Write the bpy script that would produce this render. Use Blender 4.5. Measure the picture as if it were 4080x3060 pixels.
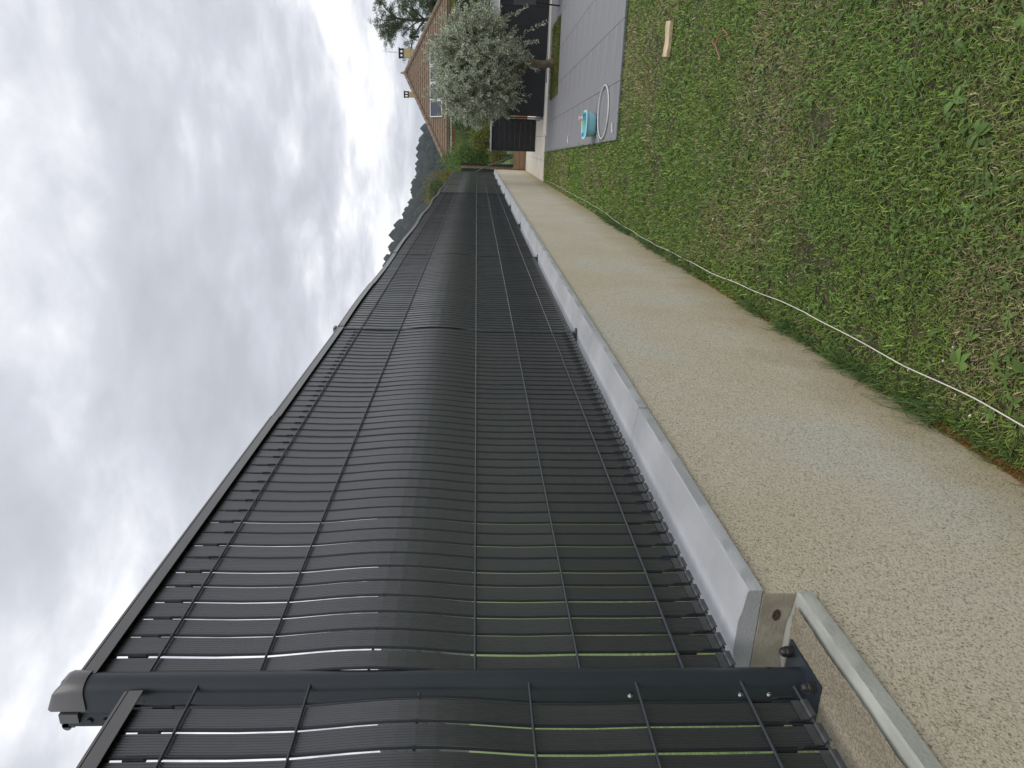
import bpy, math, random
import numpy as np
from mathutils import Vector, Matrix
rng = np.random.default_rng(7); random.seed(7)
sc = bpy.context.scene
for o in list(bpy.data.objects): bpy.data.objects.remove(o)
C = sc.collection
rad = math.radians

# ---------------------------------------------------------------- camera
# phone held sideways: the picture is rolled a quarter turn, sky to the left
F_PX, YAW, PITCH, ROLL = 2784.2, rad(19.183), rad(3.197), rad(0.893)
cam = bpy.data.cameras.new('camera'); co = bpy.data.objects.new('camera', cam); C.objects.link(co)
cam.sensor_fit = 'HORIZONTAL'; cam.sensor_width = 36.0; cam.lens = 36.0*F_PX/4080.0
cam.clip_start = 0.05; cam.clip_end = 8000
Fv = Vector((-math.sin(YAW)*math.cos(PITCH), math.cos(YAW)*math.cos(PITCH), -math.sin(PITCH)))
Rv = Vector((math.cos(YAW), math.sin(YAW), 0)); Uv = Rv.cross(Fv)
R2 = Rv*math.cos(ROLL)+Uv*math.sin(ROLL); U2 = -Rv*math.sin(ROLL)+Uv*math.cos(ROLL)
X, Y, Z = -U2, R2, -Fv
co.matrix_world = Matrix(((X[0],Y[0],Z[0],0.951),(X[1],Y[1],Z[1],-1.055),(X[2],Y[2],Z[2],1.5425),(0,0,0,1)))
sc.camera = co

# ---------------------------------------------------------------- sky
SUN_EL, SUN_AZ = rad(60), rad(125)          # azimuth measured from +Y towards +X
w = bpy.data.worlds.new('World'); sc.world = w; w.use_nodes = True
nt = w.node_tree; nt.nodes.clear(); N = nt.nodes; L = nt.links
def nd(t, **k):
    n = N.new(t)
    for a, b in k.items(): setattr(n, a, b)
    return n
def wmath(op, a, b=None, c=None):
    n = nd('ShaderNodeMath', operation=op)
    for i, v in enumerate((a, b, c)):
        if v is None: continue
        if isinstance(v, (int, float)): n.inputs[i].default_value = v
        else: L.new(v, n.inputs[i])
    return n.outputs[0]
sky = nd('ShaderNodeTexSky', sky_type='NISHITA'); sky.sun_disc = False
sky.sun_elevation = SUN_EL; sky.sun_rotation = SUN_AZ
tc = nd('ShaderNodeTexCoord'); sep = nd('ShaderNodeSeparateXYZ'); L.new(tc.outputs['Generated'], sep.inputs[0])
zc = wmath('MAXIMUM', sep.outputs[2], 0.0)
den = wmath('ADD', zc, 0.16)
comb = nd('ShaderNodeCombineXYZ')
L.new(wmath('DIVIDE', sep.outputs[0], den), comb.inputs[0]); L.new(wmath('DIVIDE', sep.outputs[1], den), comb.inputs[1])
def noise(scale, detail, rough, dist=0.0, off=(0,0,0)):
    mp = nd('ShaderNodeMapping'); mp.inputs['Location'].default_value = off
    L.new(comb.outputs[0], mp.inputs[0])
    n = nd('ShaderNodeTexNoise'); n.inputs['Scale'].default_value = scale; n.inputs['Detail'].default_value = detail
    n.inputs['Roughness'].default_value = rough; n.inputs['Distortion'].default_value = dist
    L.new(mp.outputs[0], n.inputs[0]); return n.outputs[0]
n1 = noise(0.95, 6, 0.50, 0.25, (3.1, 1.7, 0)); n2 = noise(2.6, 6, 0.50, 0.4, (9.2, 4.0, 2)); n3 = noise(8.0, 5, 0.6, 0.4, (1.2, 6.0, 5))
s = wmath('ADD', wmath('ADD', wmath('MULTIPLY', n1, 0.50), wmath('MULTIPLY', n2, 0.44)), wmath('MULTIPLY', n3, 0.12))
# clouds thin and whiten towards the horizon
hz = nd('ShaderNodeMapRange'); L.new(zc, hz.inputs[0])
hz.inputs[1].default_value = 0.0; hz.inputs[2].default_value = 0.32; hz.inputs[3].default_value = 0.095; hz.inputs[4].default_value = 0.0
s = wmath('ADD', s, hz.outputs[0])
cr = nd('ShaderNodeValToRGB'); L.new(s, cr.inputs[0])
els = cr.color_ramp.elements
els[0].position = 0.38; els[0].color = (0.44, 0.46, 0.51, 1)
els[1].position = 0.72; els[1].color = (1.0, 1.0, 1.0, 1)
for p, c in ((0.455, (0.50, 0.52, 0.575)), (0.515, (0.57, 0.59, 0.65)), (0.575, (0.72, 0.735, 0.785)), (0.63, (0.92, 0.93, 0.96))):
    e = els.new(p); e.color = (*c, 1)
bgc = nd('ShaderNodeBackground'); L.new(cr.outputs[0], bgc.inputs[0]); bgc.inputs[1].default_value = 1.0
bgs = nd('ShaderNodeBackground'); L.new(sky.outputs[0], bgs.inputs[0]); bgs.inputs[1].default_value = 0.12
# broken blue gaps low over the hills
gap = noise(1.1, 4, 0.5, 0.1, (14.3, 2.2, 0))
gm = nd('ShaderNodeMapRange'); L.new(gap, gm.inputs[0]); gm.inputs[1].default_value = 0.46; gm.inputs[2].default_value = 0.53
lo = nd('ShaderNodeMapRange'); L.new(zc, lo.inputs[0]); lo.inputs[1].default_value = 0.10; lo.inputs[2].default_value = 0.05
gfac = wmath('MULTIPLY', gm.outputs[0], lo.outputs[0])
mx = nd('ShaderNodeMixShader'); L.new(gfac, mx.inputs[0]); L.new(bgc.outputs[0], mx.inputs[1]); L.new(bgs.outputs[0], mx.inputs[2])
out = nd('ShaderNodeOutputWorld'); L.new(mx.outputs[0], out.inputs[0])

# ---------------------------------------------------------------- sun behind the overcast
sl = bpy.data.lights.new('sun', 'SUN'); sl.energy = 1.1; sl.angle = rad(50); sl.color = (1.0, 0.96, 0.90)
so = bpy.data.objects.new('sun', sl); C.objects.link(so)
sd = Vector((math.sin(SUN_AZ)*math.cos(SUN_EL), math.cos(SUN_AZ)*math.cos(SUN_EL), math.sin(SUN_EL)))
so.rotation_euler = sd.to_track_quat('Z', 'Y').to_euler(); so.location = (6, -6, 12)
sc.view_settings.view_transform = 'Standard'; sc.view_settings.look = 'None'
sc.view_settings.exposure = 0.32; sc.view_settings.gamma = 1.0
try: sc.view_settings.use_curve_mapping = False
except Exception: pass

# ---------------------------------------------------------------- helpers
def mat(name, col, rough=0.7, col2=None, nscale=20.0, bump=0.0, bscale=60.0, metal=0.0, attr=None, spec=None,
        trans=0.0, detail=6, stretch=None, ramp=(0.35, 0.65), bdist=0.01, voro=False):
    m = bpy.data.materials.new(name); m.use_nodes = True
    t = m.node_tree; b = t.nodes['Principled BSDF']; lk = t.links
    b.inputs['Roughness'].default_value = rough; b.inputs['Metallic'].default_value = metal
    if spec is not None: b.inputs['Specular IOR Level'].default_value = spec
    b.inputs['Base Color'].default_value = (*col, 1)
    tcn = t.nodes.new('ShaderNodeTexCoord'); vec = tcn.outputs['Object']
    if stretch:
        mp = t.nodes.new('ShaderNodeMapping'); mp.inputs['Scale'].default_value = stretch
        lk.new(vec, mp.inputs[0]); vec = mp.outputs[0]
    colout = None
    if col2 is not None:
        n = t.nodes.new('ShaderNodeTexNoise'); n.inputs['Scale'].default_value = nscale; n.inputs['Detail'].default_value = detail
        lk.new(vec, n.inputs[0])
        r = t.nodes.new('ShaderNodeValToRGB'); lk.new(n.outputs[0], r.inputs[0])
        r.color_ramp.elements[0].position = ramp[0]; r.color_ramp.elements[1].position = ramp[1]
        r.color_ramp.elements[0].color = (*col, 1); r.color_ramp.elements[1].color = (*col2, 1)
        colout = r.outputs[0]; lk.new(colout, b.inputs['Base Color'])
    if attr:
        a = t.nodes.new('ShaderNodeAttribute'); a.attribute_name = attr
        lk.new(a.outputs['Color'], b.inputs['Base Color']); colout = a.outputs['Color']
    if bump > 0:
        n = t.nodes.new('ShaderNodeTexVoronoi' if voro else 'ShaderNodeTexNoise'); n.inputs['Scale'].default_value = bscale
        if not voro: n.inputs['Detail'].default_value = 4
        lk.new(vec, n.inputs[0])
        bp = t.nodes.new('ShaderNodeBump'); bp.inputs['Strength'].default_value = bump; bp.inputs['Distance'].default_value = bdist
        lk.new(n.outputs[0], bp.inputs['Height']); lk.new(bp.outputs[0], b.inputs['Normal'])
    if trans > 0:
        tr = t.nodes.new('ShaderNodeBsdfTranslucent')
        if colout is not None: lk.new(colout, tr.inputs[0])
        else: tr.inputs[0].default_value = (*col, 1)
        ms = t.nodes.new('ShaderNodeMixShader'); ms.inputs[0].default_value = trans
        lk.new(b.outputs[0], ms.inputs[1]); lk.new(tr.outputs[0], ms.inputs[2])
        lk.new(ms.outputs[0], t.nodes['Material Output'].inputs[0])
    return m

class MB:
    def __init__(s): s.v = []; s.f = []
    def add(s, vs, fs):
        k = len(s.v); s.v += [tuple(p) for p in vs]; s.f += [tuple(i+k for i in f) for f in fs]; return s
    def box(s, x0, x1, y0, y1, z0, z1, M=None):
        vs = [(x, y, z) for z in (z0, z1) for y in (y0, y1) for x in (x0, x1)]
        if M is not None: vs = [tuple(M @ Vector(p)) for p in vs]
        return s.add(vs, [(0,2,3,1),(4,5,7,6),(0,1,5,4),(2,6,7,3),(0,4,6,2),(1,3,7,5)])
    def tube(s, pts, r, n=8, caps=True, closed=False):
        pts = [Vector(p) for p in pts]; m = len(pts)
        rs = r if isinstance(r, (list, tuple)) else [r]*m
        vs = []; prev = None
        for i, p in enumerate(pts):
            if closed: t = pts[(i+1) % m]-pts[i-1]
            else: t = pts[min(i+1, m-1)]-pts[max(i-1, 0)]
            t = t.normalized() if t.length > 1e-9 else Vector((0,0,1))
            if prev is None:
                a = Vector((0,0,1)) if abs(t.z) < 0.9 else Vector((1,0,0)); u = t.cross(a).normalized()
            else: u = (prev-t*prev.dot(t)).normalized()
            prev = u; q = t.cross(u)
            for k in range(n):
                an = 2*math.pi*k/n; vs.append(p+(u*math.cos(an)+q*math.sin(an))*rs[i])
        fs = []
        for i in range(m if closed else m-1):
            j = (i+1) % m
            for k in range(n): fs.append((i*n+k, i*n+(k+1) % n, j*n+(k+1) % n, j*n+k))
        if caps and not closed: fs.append(tuple(range(n-1, -1, -1))); fs.append(tuple((m-1)*n+k for k in range(n)))
        return s.add(vs, fs)
    def prism(s, prof, fn, a, b, steps=1):
        """profile (p,q) swept from a to b; fn(p,q,t) -> xyz"""
        n = len(prof); vs = []
        for i in range(steps+1):
            t = a+(b-a)*i/steps; vs += [fn(p, q, t) for p, q in prof]
        fs = []
        for i in range(steps):
            for k in range(n): fs.append((i*n+k, i*n+(k+1) % n, (i+1)*n+(k+1) % n, (i+1)*n+k))
        fs.append(tuple(range(n-1, -1, -1))); fs.append(tuple(steps*n+k for k in range(n)))
        return s.add(vs, fs)
    def lathe(s, prof, c=(0,0,0), n=16, sx=1, sy=1):
        vs = []
        for r, z in prof:
            for k in range(n):
                a = 2*math.pi*k/n; vs.append((c[0]+r*math.cos(a)*sx, c[1]+r*math.sin(a)*sy, c[2]+z))
        fs = []
        for i in range(len(prof)-1):
            for k in range(n): fs.append((i*n+k, i*n+(k+1) % n, (i+1)*n+(k+1) % n, (i+1)*n+k))
        return s.add(vs, fs)
    def mesh(s, name, m=None, smooth=False, fixn=True):
        me = bpy.data.meshes.new(name); me.from_pydata(s.v, [], s.f); me.update()
        if fixn:
            import bmesh
            bm = bmesh.new(); bm.from_mesh(me); bmesh.ops.recalc_face_normals(bm, faces=bm.faces); bm.to_mesh(me); bm.free()
        if m: me.materials.append(m)
        if smooth:
            me.polygons.foreach_set('use_smooth', [True]*len(me.polygons))
            try: me.set_sharp_from_angle(angle=rad(40))
            except Exception: pass
        return me
    def build(s, name, m, parent=None, smooth=False, **k):
        return link(name, s.mesh(name, m, smooth), parent, **k)

def link(name, me, parent=None, label=None, cat=None, group=None, kind=None, loc=None):
    o = bpy.data.objects.new(name, me); C.objects.link(o)
    if parent is not None: o.parent = parent
    tag(o, label, cat, group, kind)
    if loc is not None: o.location = loc
    return o
def tag(o, label=None, cat=None, group=None, kind=None):
    if label: o['label'] = label
    if cat: o['category'] = cat
    if group: o['group'] = group
    if kind: o['kind'] = kind
    return o
def thing(name, label, cat, loc=(0,0,0), rz=0, group=None):
    o = bpy.data.objects.new(name, None); C.objects.link(o); o.location = loc; o.rotation_euler = (0,0,rz)
    o.empty_display_size = 0.1
    return tag(o, label, cat, group)
def npmesh(name, V, Fc, m, cols=None, smooth=False):
    """V (n,3), Fc (k,3|4) numpy -> mesh, cols (n,3) per point"""
    me = bpy.data.meshes.new(name); k, q = Fc.shape
    me.vertices.add(len(V)); me.vertices.foreach_set('co', V.astype(np.float32).ravel())
    me.loops.add(k*q); me.loops.foreach_set('vertex_index', Fc.astype(np.int32).ravel())
    me.polygons.add(k); me.polygons.foreach_set('loop_start', np.arange(0, k*q, q, dtype=np.int32))
    me.polygons.foreach_set('loop_total', np.full(k, q, dtype=np.int32))
    me.update(calc_edges=True)
    if cols is not None:
        a = me.color_attributes.new('tint', 'FLOAT_COLOR', 'POINT')
        a.data.foreach_set('color', np.concatenate([cols, np.ones((len(cols), 1))], 1).astype(np.float32).ravel())
    me.materials.append(m)
    if smooth: me.polygons.foreach_set('use_smooth', [True]*k)
    return me
def unit(v): return v/np.maximum(np.linalg.norm(v, axis=-1, keepdims=True), 1e-9)
def vnoise(x, y, s, seed=0):
    """cheap smooth value noise 0..1"""
    x = np.asarray(x)*s+seed*17.3; y = np.asarray(y)*s+seed*9.1
    xi = np.floor(x); yi = np.floor(y); fx = x-xi; fy = y-yi; fx = fx*fx*(3-2*fx); fy = fy*fy*(3-2*fy)
    def h(a, b):
        t = np.sin(a*127.1+b*311.7+seed*3.7)*43758.5453; return t-np.floor(t)
    return (h(xi,yi)*(1-fx)+h(xi+1,yi)*fx)*(1-fy)+(h(xi,yi+1)*(1-fx)+h(xi+1,yi+1)*fx)*fy
def leaves(P, D, ln, wd, cols):
    """rhombic leaves: base P, direction D, length ln, width wd"""
    n = len(P); r = unit(rng.normal(size=(n,3))); S = unit(np.cross(D, r)); ln = ln[:,None]; wd = wd[:,None]
    V = np.stack([P, P+D*ln*0.5+S*wd*0.5, P+D*ln, P+D*ln*0.5-S*wd*0.5], 1).reshape(-1,3)
    Fc = np.arange(4*n).reshape(n,4); return V, Fc, np.repeat(cols, 4, axis=0)

# ---------------------------------------------------------------- materials
M = {}
M['steel'] = mat('anthracite_steel', (0.022,0.030,0.040), 0.38, (0.028,0.036,0.046), 8, 0.05, 900, bdist=0.001)
M['wire'] = mat('anthracite_wire', (0.040,0.047,0.057), 0.36, bump=0.05, bscale=300, bdist=0.001)
M['pvc'] = mat('grey_slat_plastic', (0.029,0.031,0.037), 0.33, (0.041,0.043,0.050), 60, 0.08, 260, stretch=(1,1,0.04), bdist=0.001, spec=1.0)
M['wire_shade'] = mat('upright_wire_gap_shade', (0.010,0.013,0.020), 0.45, (0.014,0.017,0.024), 20)  # dark steel, darkened further to carry the shade in the slat gaps
M['pvc_clip'] = mat('grey_clip_plastic', (0.045,0.048,0.053), 0.35, (0.07,0.073,0.078), 40)
M['cap'] = mat('cap_rail_plastic', (0.085,0.082,0.082), 0.32, (0.10,0.095,0.095), 10, spec=0.9)
M['black'] = mat('black_plastic', (0.012,0.012,0.014), 0.35, (0.018,0.018,0.02), 30)
M['zinc'] = mat('bare_zinc', (0.6,0.6,0.62), 0.25, metal=1.0, col2=(0.45,0.45,0.47), nscale=50)
M['coping'] = mat('cast_concrete', (0.35,0.36,0.37), 0.80, (0.44,0.45,0.465), 3.5, 0.45, 140, detail=10, bdist=0.003)
M['coping_old'] = mat('old_cast_concrete', (0.34,0.35,0.31), 0.85, (0.44,0.45,0.41), 8, 0.5, 120, detail=10, bdist=0.003)
M['mortar'] = mat('mortar', (0.19,0.165,0.115), 0.95, (0.34,0.30,0.22), 260, 0.9, 260, bdist=0.005, ramp=(0.36,0.60))
M['hole'] = mat('hole_shade_dark_joint', (0.03,0.02,0.015), 0.9, (0.10,0.07,0.05), 200)  # paints the shade in the weep hole; also colours the dark coping joints
M['riser'] = mat('smooth_mortar', (0.29,0.26,0.20), 0.95, (0.38,0.35,0.28), 30, 0.5, 180, bdist=0.003)

# rendered wall: sandy scraped render, grain in relief, stains where damp rises
def render_mat():
    m = bpy.data.materials.new('scraped_render'); m.use_nodes = True; t = m.node_tree; lk = t.links; b = t.nodes['Principled BSDF']
    b.inputs['Roughness'].default_value = 0.95; b.inputs['Specular IOR Level'].default_value = 0.15
    tcn = t.nodes.new('ShaderNodeTexCoord')
    def nz(s, d, r=0.5):
        n = t.nodes.new('ShaderNodeTexNoise'); n.inputs['Scale'].default_value = s; n.inputs['Detail'].default_value = d; n.inputs['Roughness'].default_value = r
        lk.new(tcn.outputs['Object'], n.inputs[0]); return n.outputs[0]
    def ramp(i, stops):
        r = t.nodes.new('ShaderNodeValToRGB'); lk.new(i, r.inputs[0]); e = r.color_ramp.elements
        e[0].position, e[0].color = stops[0][0], (*stops[0][1],1); e[1].position, e[1].color = stops[-1][0], (*stops[-1][1],1)
        for p, c in stops[1:-1]: q = e.new(p); q.color = (*c,1)
        return r.outputs[0]
    big = ramp(nz(1.6, 5), [(0.36,(0.69,0.62,0.49)),(0.52,(0.72,0.66,0.54)),(0.64,(0.71,0.68,0.59))])
    grain = ramp(nz(175, 4, 0.8), [(0.38,(0.20,0.18,0.145)),(0.46,(0.82,0.80,0.76)),(0.56,(1,1,1))])  # dark stops paint shade into the pits, where the bump alone looks flat
    mx = t.nodes.new('ShaderNodeMix'); mx.data_type = 'RGBA'; mx.blend_type = 'MULTIPLY'; mx.inputs[0].default_value = 0.8
    lk.new(big, mx.inputs[6]); lk.new(grain, mx.inputs[7])
    # algae and damp at the foot of the wall
    sp = t.nodes.new('ShaderNodeSeparateXYZ'); lk.new(tcn.outputs['Object'], sp.inputs[0])
    ad = t.nodes.new('ShaderNodeMath'); ad.operation = 'MULTIPLY_ADD'; lk.new(nz(5, 6), ad.inputs[0]); ad.inputs[1].default_value = -0.34; lk.new(sp.outputs[2], ad.inputs[2])
    mr = t.nodes.new('ShaderNodeMapRange'); lk.new(ad.outputs[0], mr.inputs[0]); mr.inputs[1].default_value = 0.16; mr.inputs[2].default_value = -0.14
    mr.inputs[3].default_value = 0.0; mr.inputs[4].default_value = 0.65
    m2 = t.nodes.new('ShaderNodeMix'); m2.data_type = 'RGBA'; m2.blend_type = 'MULTIPLY'; lk.new(mr.outputs[0], m2.inputs[0])
    lk.new(mx.outputs[2], m2.inputs[6]); m2.inputs[7].default_value = (0.62,0.52,0.30,1)
    lk.new(m2.outputs[2], b.inputs['Base Color'])
    bp = t.nodes.new('ShaderNodeBump'); bp.inputs['Strength'].default_value = 0.9; bp.inputs['Distance'].default_value = 0.006
    lk.new(nz(190, 3, 0.7), bp.inputs['Height']); lk.new(bp.outputs[0], b.inputs['Normal'])
    return m
M['render'] = render_mat()
M['soil'] = mat('lawn_soil', (0.060,0.046,0.028), 0.95, (0.105,0.095,0.045), 9, 0.9, 120, detail=10, bdist=0.02)
M['far_grass'] = mat('far_grass', (0.10,0.16,0.04), 0.9, (0.20,0.27,0.08), 14, 0.8, 60, detail=10, bdist=0.03)
M['blade'] = mat('grass_blade', (0.08,0.13,0.03), 0.55, attr='tint', trans=0.30, spec=0.3)
M['leafm'] = mat('leaf', (0.06,0.10,0.03), 0.5, attr='tint', trans=0.38, spec=0.35)
M['olive_leaf'] = mat('olive_leaf', (0.16,0.19,0.13), 0.5, attr='tint', trans=0.25, spec=0.3)
M['bark'] = mat('bark', (0.10,0.075,0.05), 0.95, (0.20,0.165,0.12), 22, 0.9, 40, stretch=(1,1,0.3), bdist=0.02)
M['pine_bark'] = mat('pine_bark', (0.10,0.08,0.07), 0.95, (0.17,0.14,0.12), 6, 0.6, 20, bdist=0.03)
M['pad'] = mat('poured_concrete', (0.50,0.47,0.40), 0.9, (0.62,0.59,0.51), 3.0, 0.4, 80, detail=12, bdist=0.004)
M['tile'] = mat('grey_porcelain', (0.165,0.165,0.172), 0.6, (0.245,0.245,0.255), 2.6, 0.15, 200, stretch=(0.5,5,1), detail=10, bdist=0.002)
M['tile_side'] = mat('terrace_edge', (0.14,0.135,0.12), 0.9, (0.22,0.21,0.19), 20, 0.5, 80)
M['grout'] = mat('grout', (0.13,0.13,0.13), 0.95, (0.09,0.085,0.08), 30)
M['timber'] = mat('treated_timber', (0.19,0.115,0.07), 0.85, (0.28,0.18,0.11), 10, 0.4, 60, stretch=(0.2,1,3), bdist=0.004)
M['wood_pale'] = mat('split_wood', (0.52,0.40,0.24), 0.8, (0.68,0.56,0.38), 16, 0.5, 60, stretch=(0.15,3,3), bdist=0.004)
M['black_wall'] = mat('black_cladding', (0.008,0.009,0.013), 0.55, (0.013,0.014,0.019), 3, 0.15, 40)
M['metal_cap'] = mat('grey_metal_capping', (0.42,0.43,0.45), 0.40, (0.50,0.51,0.53), 6)
M['white_metal'] = mat('white_capping', (0.78,0.79,0.80), 0.35, (0.70,0.71,0.73), 5)
M['turq'] = mat('turquoise_plastic', (0.25,0.58,0.65), 0.35, (0.27,0.61,0.68), 6)
M['turq_rim'] = mat('pale_turquoise_plastic', (0.36,0.68,0.72), 0.35, (0.38,0.70,0.74), 6)
M['hoop'] = mat('silver_plastic', (0.55,0.55,0.55), 0.3, (0.62,0.62,0.62), 12)
M['pink'] = mat('pink_plastic', (0.72,0.42,0.36), 0.4, (0.76,0.46,0.40), 20)
M['yellow'] = mat('yellow_plastic', (0.75,0.72,0.12), 0.4, (0.80,0.76,0.20), 20)
M['green'] = mat('green_plastic', (0.10,0.40,0.24), 0.4, (0.12,0.44,0.27), 20)
M['blue'] = mat('blue_plastic', (0.16,0.33,0.55), 0.4, (0.18,0.36,0.60), 20)
M['lilac'] = mat('lilac_plastic', (0.45,0.48,0.75), 0.4, (0.5,0.52,0.8), 20)
M['cord'] = mat('white_wire', (0.80,0.78,0.70), 0.5, (0.72,0.69,0.60), 30)
M['twine'] = mat('reddish_twine', (0.30,0.10,0.09), 0.7, (0.40,0.16,0.13), 60)
M['roof_tile'] = mat('clay_roof_tile', (0.135,0.093,0.062), 0.85, (0.215,0.150,0.100), 3.0, 0.3, 20, stretch=(3,3,1), detail=10)
M['ridge'] = mat('ridge_clay', (0.17,0.125,0.09), 0.85, (0.25,0.185,0.14), 5)
M['stucco'] = mat('yellow_stucco', (0.46,0.37,0.19), 0.9, (0.54,0.45,0.25), 3, 0.3, 60)
M['brick_red'] = mat('red_brown_fabric', (0.20,0.07,0.05), 0.9, (0.25,0.09,0.06), 20)
M['brown'] = mat('brown_metal', (0.13,0.075,0.055), 0.5, (0.15,0.09,0.065), 8)
M['glass'] = mat('collector_glass', (0.015,0.02,0.035), 0.12, (0.02,0.026,0.04), 3)
M['silver'] = mat('aluminium_frame', (0.62,0.64,0.66), 0.35, (0.56,0.58,0.60), 8)
M['hill'] = mat('forest_floor_hedge_shade', (0.020,0.030,0.018), 1.0, (0.035,0.045,0.025), 0.02)
M['forest'] = mat('forest_crowns', (0.03,0.05,0.02), 0.95, attr='tint', spec=0.1)
M['cloth_green'] = mat('green_cloth', (0.02,0.10,0.08), 0.8, (0.025,0.12,0.10), 10)
M['rag'] = mat('grey_fabric', (0.45,0.46,0.48), 0.9, (0.30,0.31,0.33), 20)
M['white_stone'] = mat('white_stone', (0.80,0.78,0.70), 0.7, (0.70,0.68,0.60), 60)
M['mesh_green'] = mat('green_wire', (0.05,0.12,0.06), 0.5, (0.06,0.14,0.07), 8)

# ---------------------------------------------------------------- ground sheets
def sheet(name, poly, z, m, **k):
    mb = MB(); mb.add([(x, y, z) for x, y in poly], [tuple(range(len(poly)))]); return mb.build(name, m, **k)
sheet('ground', [(-3000,-3000),(3000,-3000),(3000,3000),(-3000,3000)], -0.06, M['far_grass'], kind='structure')
LEFT_T = lambda y: 1.0-(y-6.92)*0.0293          # terrace's left edge
sheet('lawn', [(0.08,-9),(14,-9),(14,7.2),(LEFT_T(6.92)+0.05,7.0),(LEFT_T(15.1)+0.05,15.1),(0.80,15.45),(0.08,15.45)], 0.0, M['soil'], kind='structure')
mb = MB(); mb.box(-40, -0.118, -20, 22.3, -0.5, 0.72); mb.build('neighbouring_ground', M['far_grass'], kind='structure')
mb = MB(); mb.box(0.12, 40, 21.84, 120, -0.5, 0.33); mb.box(-60, 0.12, 22.3, 120, -0.5, 0.33); mb.build('raised_garden_ground', M['far_grass'], kind='structure')

# ---------------------------------------------------------------- low wall with coping
wall = thing('retaining_wall', 'low sand coloured rendered wall with pale concrete coping under the grey slatted fence', 'wall', (0,0,0))
mb = MB()
mb.box(-0.105, 0.105, 0.114, 21.6, -0.3, 0.951)
mb.build('rendered_face', M['render'], wall)
mb = MB(); mb.box(-0.105, 0.105, -8, 0.1135, -0.3, 0.853); mb.build('rendered_face', M['render'], wall)
mb = MB(); mb.box(-0.103, 0.1055, 0.1095, 0.1138, 0.855, 0.951); mb.build('step_end', M['riser'], wall)
mb = MB()
ring = [(0.056+0.0135*math.cos(a), 0.1078, 0.917+0.0085*math.sin(a)) for a in np.linspace(0, 2*math.pi, 18)[:-1]]
n = len(ring); vs = ring+[(x, 0.1094, z) for x, y, z in ring]
mb.add(vs, [tuple(range(n))]+[(k,(k+1) % n,n+(k+1) % n,n+k) for k in range(n)]); mb.build('weep_hole_shade', M['hole'], wall)  # dark brown disc on the face, the hole's inner shade put into its colour
def slab(y0, y1, top, m, th=0.037, seed=0):
    r = random.Random(seed); mb = MB(); hw = 0.1150
    prof = [(-hw,-th),(-hw,-0.008),(-hw+0.003,-0.005),(-0.062,0.0005),(-0.047,0.0045),(-0.036,0.0055),(0.036,0.0055),(0.047,0.0045),(0.062,0.0005),(hw-0.0035,-0.0045),(hw,-0.0085),(hw,-th)]
    n = len(prof); steps = 26; vs = []; fs = []
    ts = [0, 0.004]+[0.004+(y1-y0-0.008)*i/steps for i in range(1, steps)]+[y1-y0-0.004, y1-y0]
    for i, t in enumerate(ts):
        e = 0.0025 if i in (0, len(ts)-1) else 0
        for k, (p, q) in enumerate(prof):
            j = r.uniform(-0.0003, 0.0003) if k >= 9 else 0.0
            if r.random() < 0.05 and k in (9, 10): j -= 0.0010
            vs.append((p-math.copysign(e, p)+(j if p > 0 else 0), y0+t, top+q-(e if 0 < k < n-1 else 0)))
    for i in range(len(ts)-1):
        for k in range(n): fs.append((i*n+k, i*n+(k+1) % n, (i+1)*n+(k+1) % n, (i+1)*n+k))
    fs.append(tuple(range(n-1,-1,-1))); fs.append(tuple((len(ts)-1)*n+k for k in range(n)))
    mb.add(vs, fs)
    o = mb.build('coping_slab', m, wall, smooth=True); return o
for k in range(22):
    y0 = 0.112+1.0195*k; y1 = min(y0+1.0128, 21.62)
    if y1-y0 > 0.2: slab(y0, y1, 0.990, M['coping'], seed=k)
mb = MB(); mb.box(-0.112, 0.1125, 0.13, 21.6, 0.9515, 0.9800); mb.build('joint_mortar', M['hole'], wall)
for k in range(8):
    y1 = 0.108-1.0195*k; slab(y1-1.0155, y1, 0.890, M['coping_old'], th=0.036, seed=50+k)
# worn mortar bed on the nearest lower slab, leaving a pale rim
mb = MB(); ny, nx = 90, 22; r = random.Random(4); vs = []; fs = []
for i in range(ny+1):
    for j in range(nx+1):
        y = 0.082-1.0*i/ny; x = -0.10+0.198*j/nx
        ed = min(j, nx-j, i)/1.5; x += (0.0008*r.uniform(-1,1)+0.0015*math.sin(i*0.35) if j in (0,nx) else 0)
        vs.append((x, y+(0.003*r.uniform(-1,1) if i == 0 else 0), 0.8962+min(ed,1)*0.0015+r.uniform(0,0.0015)))
for i in range(ny):
    for j in range(nx): a = i*(nx+1)+j; fs.append((a,a+1,a+nx+2,a+nx+1))
mb.add(vs, fs); mb.build('mortar_bed', M['mortar'], wall)
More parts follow.
